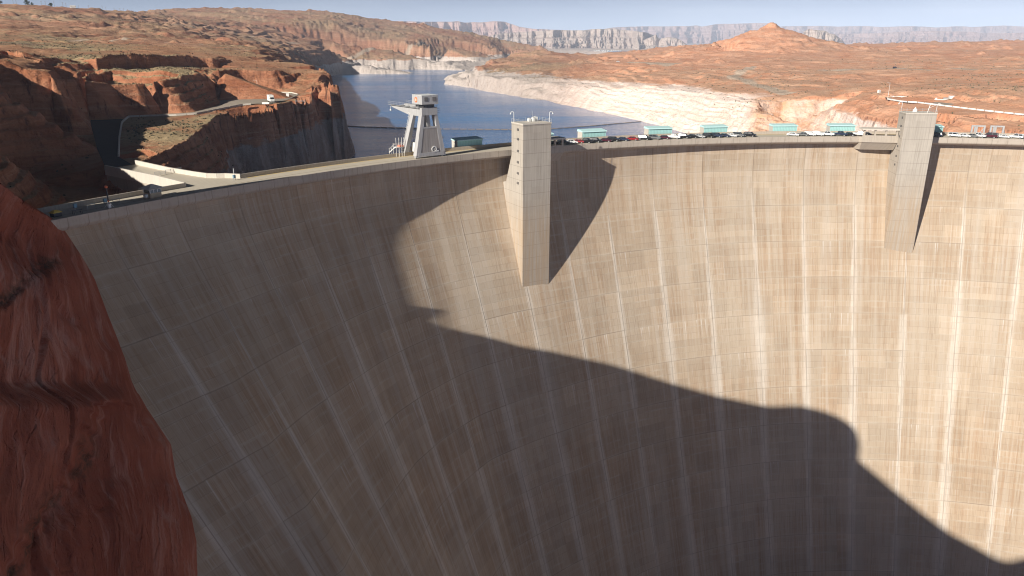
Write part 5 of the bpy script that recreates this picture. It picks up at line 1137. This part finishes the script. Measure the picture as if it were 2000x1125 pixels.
# ------------------------------------------------------------------ log boom across the lake
BM = [(640, 243.5), (700, 247.5), (760, 249.5), (860, 252), (1000, 253), (1080, 251.5), (1160, 245.5), (1210, 241), (1256, 237.2)]
c = curve([G(x, y, WZ + 0.12) for x, y in BM], 800); d = np.r_[0, np.cumsum(np.linalg.norm(np.diff(c, axis=0), axis=1))]
proto = None; t = 0.0; i = 0
while t + 6.2 < d[-1]:
    a = np.array([np.interp(t, d, c[:, k]) for k in range(3)]); b = np.array([np.interp(t + 6.2, d, c[:, k]) for k in range(3)]); t += 7.2
    if proto is None:
        proto = empty('boom_float', (0, 0, 0)); MB().tube((-3.1, 0, 0), (3.1, 0, 0), 0.42, n=10).build('float', M['wood'], proto)
        for x in (-3.1, 3.1): MB().tube((x, 0, 0), (x + 0.45 * (1 if x > 0 else -1), 0, 0), 0.10, n=6).build('coupling', M['dark'], proto)
        o = proto
    else: o = copy_tree(proto)
    o.location = (a + b) / 2; o.rotation_euler = (0, 0, math.atan2(b[1] - a[1], b[0] - a[0])); i += 1
    tag(o, 'brown tube float in the chain of floats across the lake behind the dam', 'float', 'boom floats strung across the lake')

# ------------------------------------------------------------------ marina far up the lake
hb = None
mr_ = random.Random(5)
for row, (y0, n) in enumerate(((99.6, 15), (101.2, 10))):
    for i in range(n):
        px = 1160 + (57 if row == 0 else 40) * (i + mr_.uniform(-0.2, 0.2)) / n; q = G(px, y0, WZ)
        if hb is None:
            hb = empty('houseboat', (0, 0, 0))
            MB().prism([(-8, 0.9), (-7, -0.4), (8.2, -0.4), (8.8, 0.9)], -2.4, 2.4).build('hull', M['white'], hb)
            cbn = MB().box(-6.5, 6.0, -2.1, 2.1, 0.901, 3.4).build('cabin', M['white'], hb)
            for s in (-1, 1): MB().box(-5.5, 5.2, s * 2.1 - 0.03, s * 2.1 + 0.03, 1.9, 2.7).build('window', M['glass'], cbn)
            MB().box(-6.9, 6.6, -2.3, 2.3, 3.402, 3.6).build('upper_deck', M['white'], hb); MB().box(-3, 2, -1.6, 1.6, 5.4, 5.55).build('sun_roof', M['blue'], hb)
            for x in (-2.8, 1.8):
                for s in (-1, 1): MB().box(x - 0.06, x + 0.06, s * 1.45 - 0.06, s * 1.45 + 0.06, 3.602, 5.4).build('roof_post', M['white'], hb)
            o = hb
        else: o = copy_tree(hb)
        o.location = (q[0], q[1], WZ + 0.1); o.rotation_euler = (0, 0, R(mr_.uniform(-25, 25) + 75)); tag(o, 'white houseboat moored in the far marina on the strip of blue water', 'houseboat', 'houseboats in the far marina')

# ------------------------------------------------------------------ west skyline: poles, trees, cabin
pole0 = None
for i, (px, py, h) in enumerate(((27, 11.5, 10), (33, 12, 10), (82, 14, 9), (90, 14.5, 8), (107, 16, 9), (124, 17, 9), (130, 17, 8), (154, 19, 7), (174, 21, 7), (201, 24, 9), (208, 24, 8), (224, 25, 7), (235, 25, 7), (242, 25, 8), (250, 25, 7), (262, 25.5, 6))):
    x, y, _ = GR(px, py, 1475 if px < 140 else 1600)
    z = max(ground_z(x + dx, y + dy) for dx in (-3, 0, 3) for dy in (-3, 0, 3)) - 1.0
    if pole0 is None:
        pole0 = empty('utility_pole', (0, 0, 0)); MB().tube((0, 0, 0), (0, 0, 10.5), 0.22, 0.15, n=6).build('pole', M['wood'], pole0); MB().box(-1.3, 1.3, -0.1, 0.1, 9.4, 9.65).build('crossarm', M['wood'], pole0); o = pole0
    else: o = copy_tree(pole0)
    o.location = (x, y, z); o.scale = (1, 1, h / 9.0); o.rotation_euler = (0, 0, R(20)); tag(o, 'thin wooden utility pole standing on the western skyline', 'utility pole', 'utility poles along the western skyline')
def tree(p, h, rad, n, label, lean=0.0):
    t = empty('desert_tree', p, 0, label, 'tree'); r2 = random.Random(int(p[0]))
    MB().tube((0, 0, -1), (lean * 0.3, 0, h * 0.45), h * 0.035, h * 0.022, n=7).build('trunk', M['wood'], t)
    cr_ = MB()
    for i in range(n):
        a = r2.uniform(0, 6.28); zz = r2.uniform(0.28, 1.0); rr = rad * (1 - abs(zz - 0.55) * 1.3) * math.sqrt(r2.random()) * (0.6 + 0.5 * math.sin(3 * a + 7 * zz)); s = r2.uniform(0.25, 0.6) * rad * 0.35
        cx, cy, cz = rr * math.cos(a) + lean * zz, rr * math.sin(a), h * zz
        u = Vector((r2.uniform(-1, 1), r2.uniform(-1, 1), r2.uniform(-1, 1))).normalized() * s; v = u.orthogonal().normalized() * s * 0.7
        c0 = Vector((cx, cy, cz)); cr_.add([c0 - u, c0 + v, c0 + u, c0 - v], [(0, 1, 2, 3)])
    cr_.build('crown', M['leaf'], t)
for px, py, h, rd, n, lab, ln in ((55, 10, 15, 5.5, 420, 'tall dark leaning tree cut by the top edge on the western skyline', -2.5), (62, 11, 7, 4, 260, 'low bushy tree at the foot of the tall leaning tree on the skyline', 1), (100, 14.5, 6.5, 4.5, 300, 'round dark bushy tree alone on the western skyline', 0), (2, 9.5, 6, 4, 240, 'dark bush at the top left corner on the western skyline', 0)):
    x, y, _ = GR(px, py, 1465); tree((x, y, ground_z(x, y) - 0.6), h, rd, n, lab, ln)
x, y, _ = GR(143, 17.5, 1490)
cbn = empty('cabin', (x, y, ground_z(x, y) - 0.6), R(25), 'small white cabin on the western skyline among the poles', 'cabin')
MB().box(-4.5, 4.5, -3, 3, 0, 3.4).build('wall', M['white'], cbn)
MB().prism_x([(-3.4, 3.402), (3.4, 3.402), (0, 4.7)], -4.8, 4.8).build('roof', M['roofing'], cbn)
for xx in (-2.5, 2.2): MB().box(xx - 0.6, xx + 0.6, -3.05, -2.95, 1.2, 2.3).build('window', M['glass'], cbn)
MB().box(-0.4, 0.5, -3.05, -2.95, 0.01, 2.1).build('door', M['wood'], cbn)

# ------------------------------------------------------------------ sage and scrub
sr = np.random.RandomState(12)
sv_, sf_ = [], []
slp = slope
def tuft(x, y, z, s):
    n0 = len(sv_)
    for k in range(5):
        a = sr.uniform(0, 6.28); t = sr.uniform(0.5, 1.0); dx, dy = math.cos(a) * s, math.sin(a) * s; px, py = -dy * 0.6, dx * 0.6
        b = len(sv_); ox, oy = sr.uniform(-0.5, 0.5, 2) * s
        sv_.extend([(x + ox - px, y + oy - py, z - 0.2 * s), (x + ox + px, y + oy + py, z - 0.2 * s), (x + ox + px * 0.7 + dx * 0.4, y + oy + py * 0.7 + dy * 0.4, z + s * t), (x + ox - px * 0.7 + dx * 0.4, y + oy - py * 0.7 + dy * 0.4, z + s * t)])
        sf_.append((b, b + 1, b + 2, b + 3))
cnt = 0
while cnt < 4800:
    i = sr.randint(90, len(TH) - 90); j = int(sr.beta(1.1, 1.5) * (np.searchsorted(RRs, 1750) - 60)) + 60
    if not keep[i, j] or Z[i, j] < -20 or fd[i, j] < 2.5: continue
    if slp[i, j] > 0.55 and sr.rand() > 0.12: continue
    if sr.rand() > 0.04 + patch[i, j] ** 2 * (1 - 0.6 * east[i, j]): continue
    r = RRs[j]; tuft(X[i, j], Y[i, j], Z[i, j], sr.uniform(0.2, 0.62) * (1 + 0.45 * max(0, (r - 500) / 700))); cnt += 1
for _ in range(2600):                                                   # bushes caught on the ledges of the near cliff
    i = sr.randint(170, 285); j = sr.randint(npl + 30, npl + 185)
    if ledge[i, j - npl] < 0.45: continue
    p = Wl[i, j]; tuft(p[0] + 0.2, p[1], p[2], sr.uniform(0.3, 0.9))
me = bpy.data.meshes.new('desert_scrub'); me.from_pydata(sv_, [], sf_); me.materials.append(M['scrub'])
so_ = bpy.data.objects.new('desert_scrub', me); COL.objects.link(so_); tag(so_, kind='stuff')

# ------------------------------------------------------------------ far mesas and plain
def mesa(name, sky_pts, rng, depth, zb, m, seed, cl=0.55, nx=420, ny=70, wob=0.12):
    """table land whose rim runs at range rng through the skyline points; its front falls in a cliff and a talus slope"""
    xs = np.array([p[0] for p in sky_pts], float); ys = np.array([p[1] for p in sky_pts], float)
    px = np.linspace(xs[0], xs[-1], nx); py = np.interp(px, xs, ys)
    d = np.stack([ray(a, b) for a, b in zip(px, py)]); hz_ = np.hypot(d[:, 0], d[:, 1])
    r0 = rng * (1 + wob * fbm(px / 120.0 + seed, px * 0 + seed, 3, seed) + wob * 0.5 * fbm(px / 22.0, px * 0 + 3.3, 3, seed + 5))
    top = HC + d[:, 2] / hz_ * r0
    dirs = d[:, :2] / hz_[:, None]
    t = np.concatenate([np.linspace(-1, 0, int(ny * 0.7)), np.linspace(0, 1, int(ny * 0.3))[1:]])
    P = np.zeros((nx, len(t), 3))
    for j, tt in enumerate(t):
        rr = r0 + tt * depth
        if tt < 0:
            q = -tt
            side = fbm(px / 16.0 + 3 * seed, np.full(nx, q * 2.2), 5, seed + 9, 0.55)
            cut = 0.16 + 0.20 * (0.5 + 0.5 * fbm(px / 34.0, px * 0 + 1.7, 4, seed + 13))
            q2 = np.clip(q + 0.10 * side * sstep(0.0, 0.1, q), 0, 1)
            c1 = sstep(0.0, 1.0, q2 / cut); tal = np.clip((q2 - cut) / (0.8 - cut), 0, 1)
            tl = tal * 4.0; fl_ = np.floor(tl); tal2 = (fl_ + sstep(0.55, 1.0, tl - fl_)) / 4.0
            h = 1 - cl * c1 - (1 - cl) * np.clip(0.45 * tal + 0.55 * tal2, 0, 1)
            rid = fbm(px / 30.0 + seed, np.full(nx, q * 0.8), 4, seed + 41, 0.55, True)
            rr = rr + depth * 0.12 * side * sstep(0, .2, q) - depth * 0.42 * rid * sstep(0.02, 0.6, q)
        else:
            h = 1.0 + 0.02 * fbm(px / 30, np.full(nx, tt * 4), 3, seed + 2) - 0.05 * tt
        z = zb + (top - zb) * h
        P[:, j, 0] = dirs[:, 0] * rr; P[:, j, 1] = dirs[:, 1] * rr; P[:, j, 2] = z
    # close the ends down to the plain
    o = grid_mesh(name, P, m, smooth=False, flip=True); tag(o, kind='structure'); return o
MP = mat_mesa('pink_mesa_rock', (0.47, 0.31, 0.27), (0.56, 0.39, 0.34), (0.40, 0.26, 0.23)); MW = mat_mesa('pale_cliff_rock', (0.46, 0.37, 0.325), (0.54, 0.45, 0.39), (0.40, 0.31, 0.27))
mesa('mesa', [(700, 46), (740, 41), (790, 41), (830, 43), (895, 42), (907, 44.5), (925, 43), (940, 43.5), (965, 41), (985, 42), (1000, 47), (1015, 52.5), (1040, 56), (1075, 57.5), (1130, 60), (1200, 62)], 9500, 1500, -40, MP, 3, 0.45)
mesa('mesa', [(1150, 62), (1195, 54), (1225, 52), (1345, 51), (1360, 49.5), (1372, 52), (1400, 47), (1440, 46), (1480, 45), (1510, 45.5), (1520, 52), (1560, 51), (1600, 50.5), (1640, 52), (1690, 50.5), (1720, 52.5), (1775, 51), (1830, 53.5), (1870, 51), (1900, 52.5), (1960, 50), (2000, 51.5), (2060, 50), (2120, 52)], 14500, 2600, -40, MP, 8, 0.35)
mesa('mesa', [(1580, 66), (1700, 65), (1770, 62), (1800, 60), (1900, 62), (1915, 65), (2000, 64), (2100, 63)], 11000, 1500, -40, MP, 15, 0.4)
mesa('cliffs', [(960, 68), (985, 65), (1020, 62), (1060, 60), (1090, 58.5), (1140, 59.5), (1158, 57), (1200, 56), (1208, 58), (1235, 60), (1262, 63), (1275, 68), (1290, 76), (1310, 88)], 6800, 900, -40, MW, 21, 0.42, wob=0.14)
mesa('cliffs', [(1235, 90), (1250, 82), (1262, 76), (1275, 71), (1281, 67), (1284, 72), (1287, 80), (1292, 75), (1305, 72.5), (1320, 74), (1333, 80), (1342, 88)], 5900, 420, -40, MW, 27, 0.7, nx=200, wob=0.03)
mesa('cliffs', [(1560, 86), (1566, 66), (1572, 60), (1580, 56), (1590, 58), (1612, 60), (1620, 65), (1630, 67), (1645, 78), (1652, 88)], 5200, 420, -20, MW, 33, 0.5, nx=200, wob=0.03)
pn = 40
pa = np.radians(np.linspace(-50, 48, 90)); pr_ = np.array([4700, 5200, 6000, 7500, 10000, 14000, 16900, 17300.0])
A_, R_ = np.meshgrid(pa, pr_, indexing='ij')
pz = -34.0 + 5 * fbm(R_ * np.sin(A_) / 700, R_ * np.cos(A_) / 700, 3, 50) + np.where(R_ < 4800, -12, 0)
plain_o = grid_mesh('desert_plain', np.stack([R_ * np.sin(A_), R_ * np.cos(A_), pz], -1), MW, smooth=True); tag(plain_o, kind='structure')
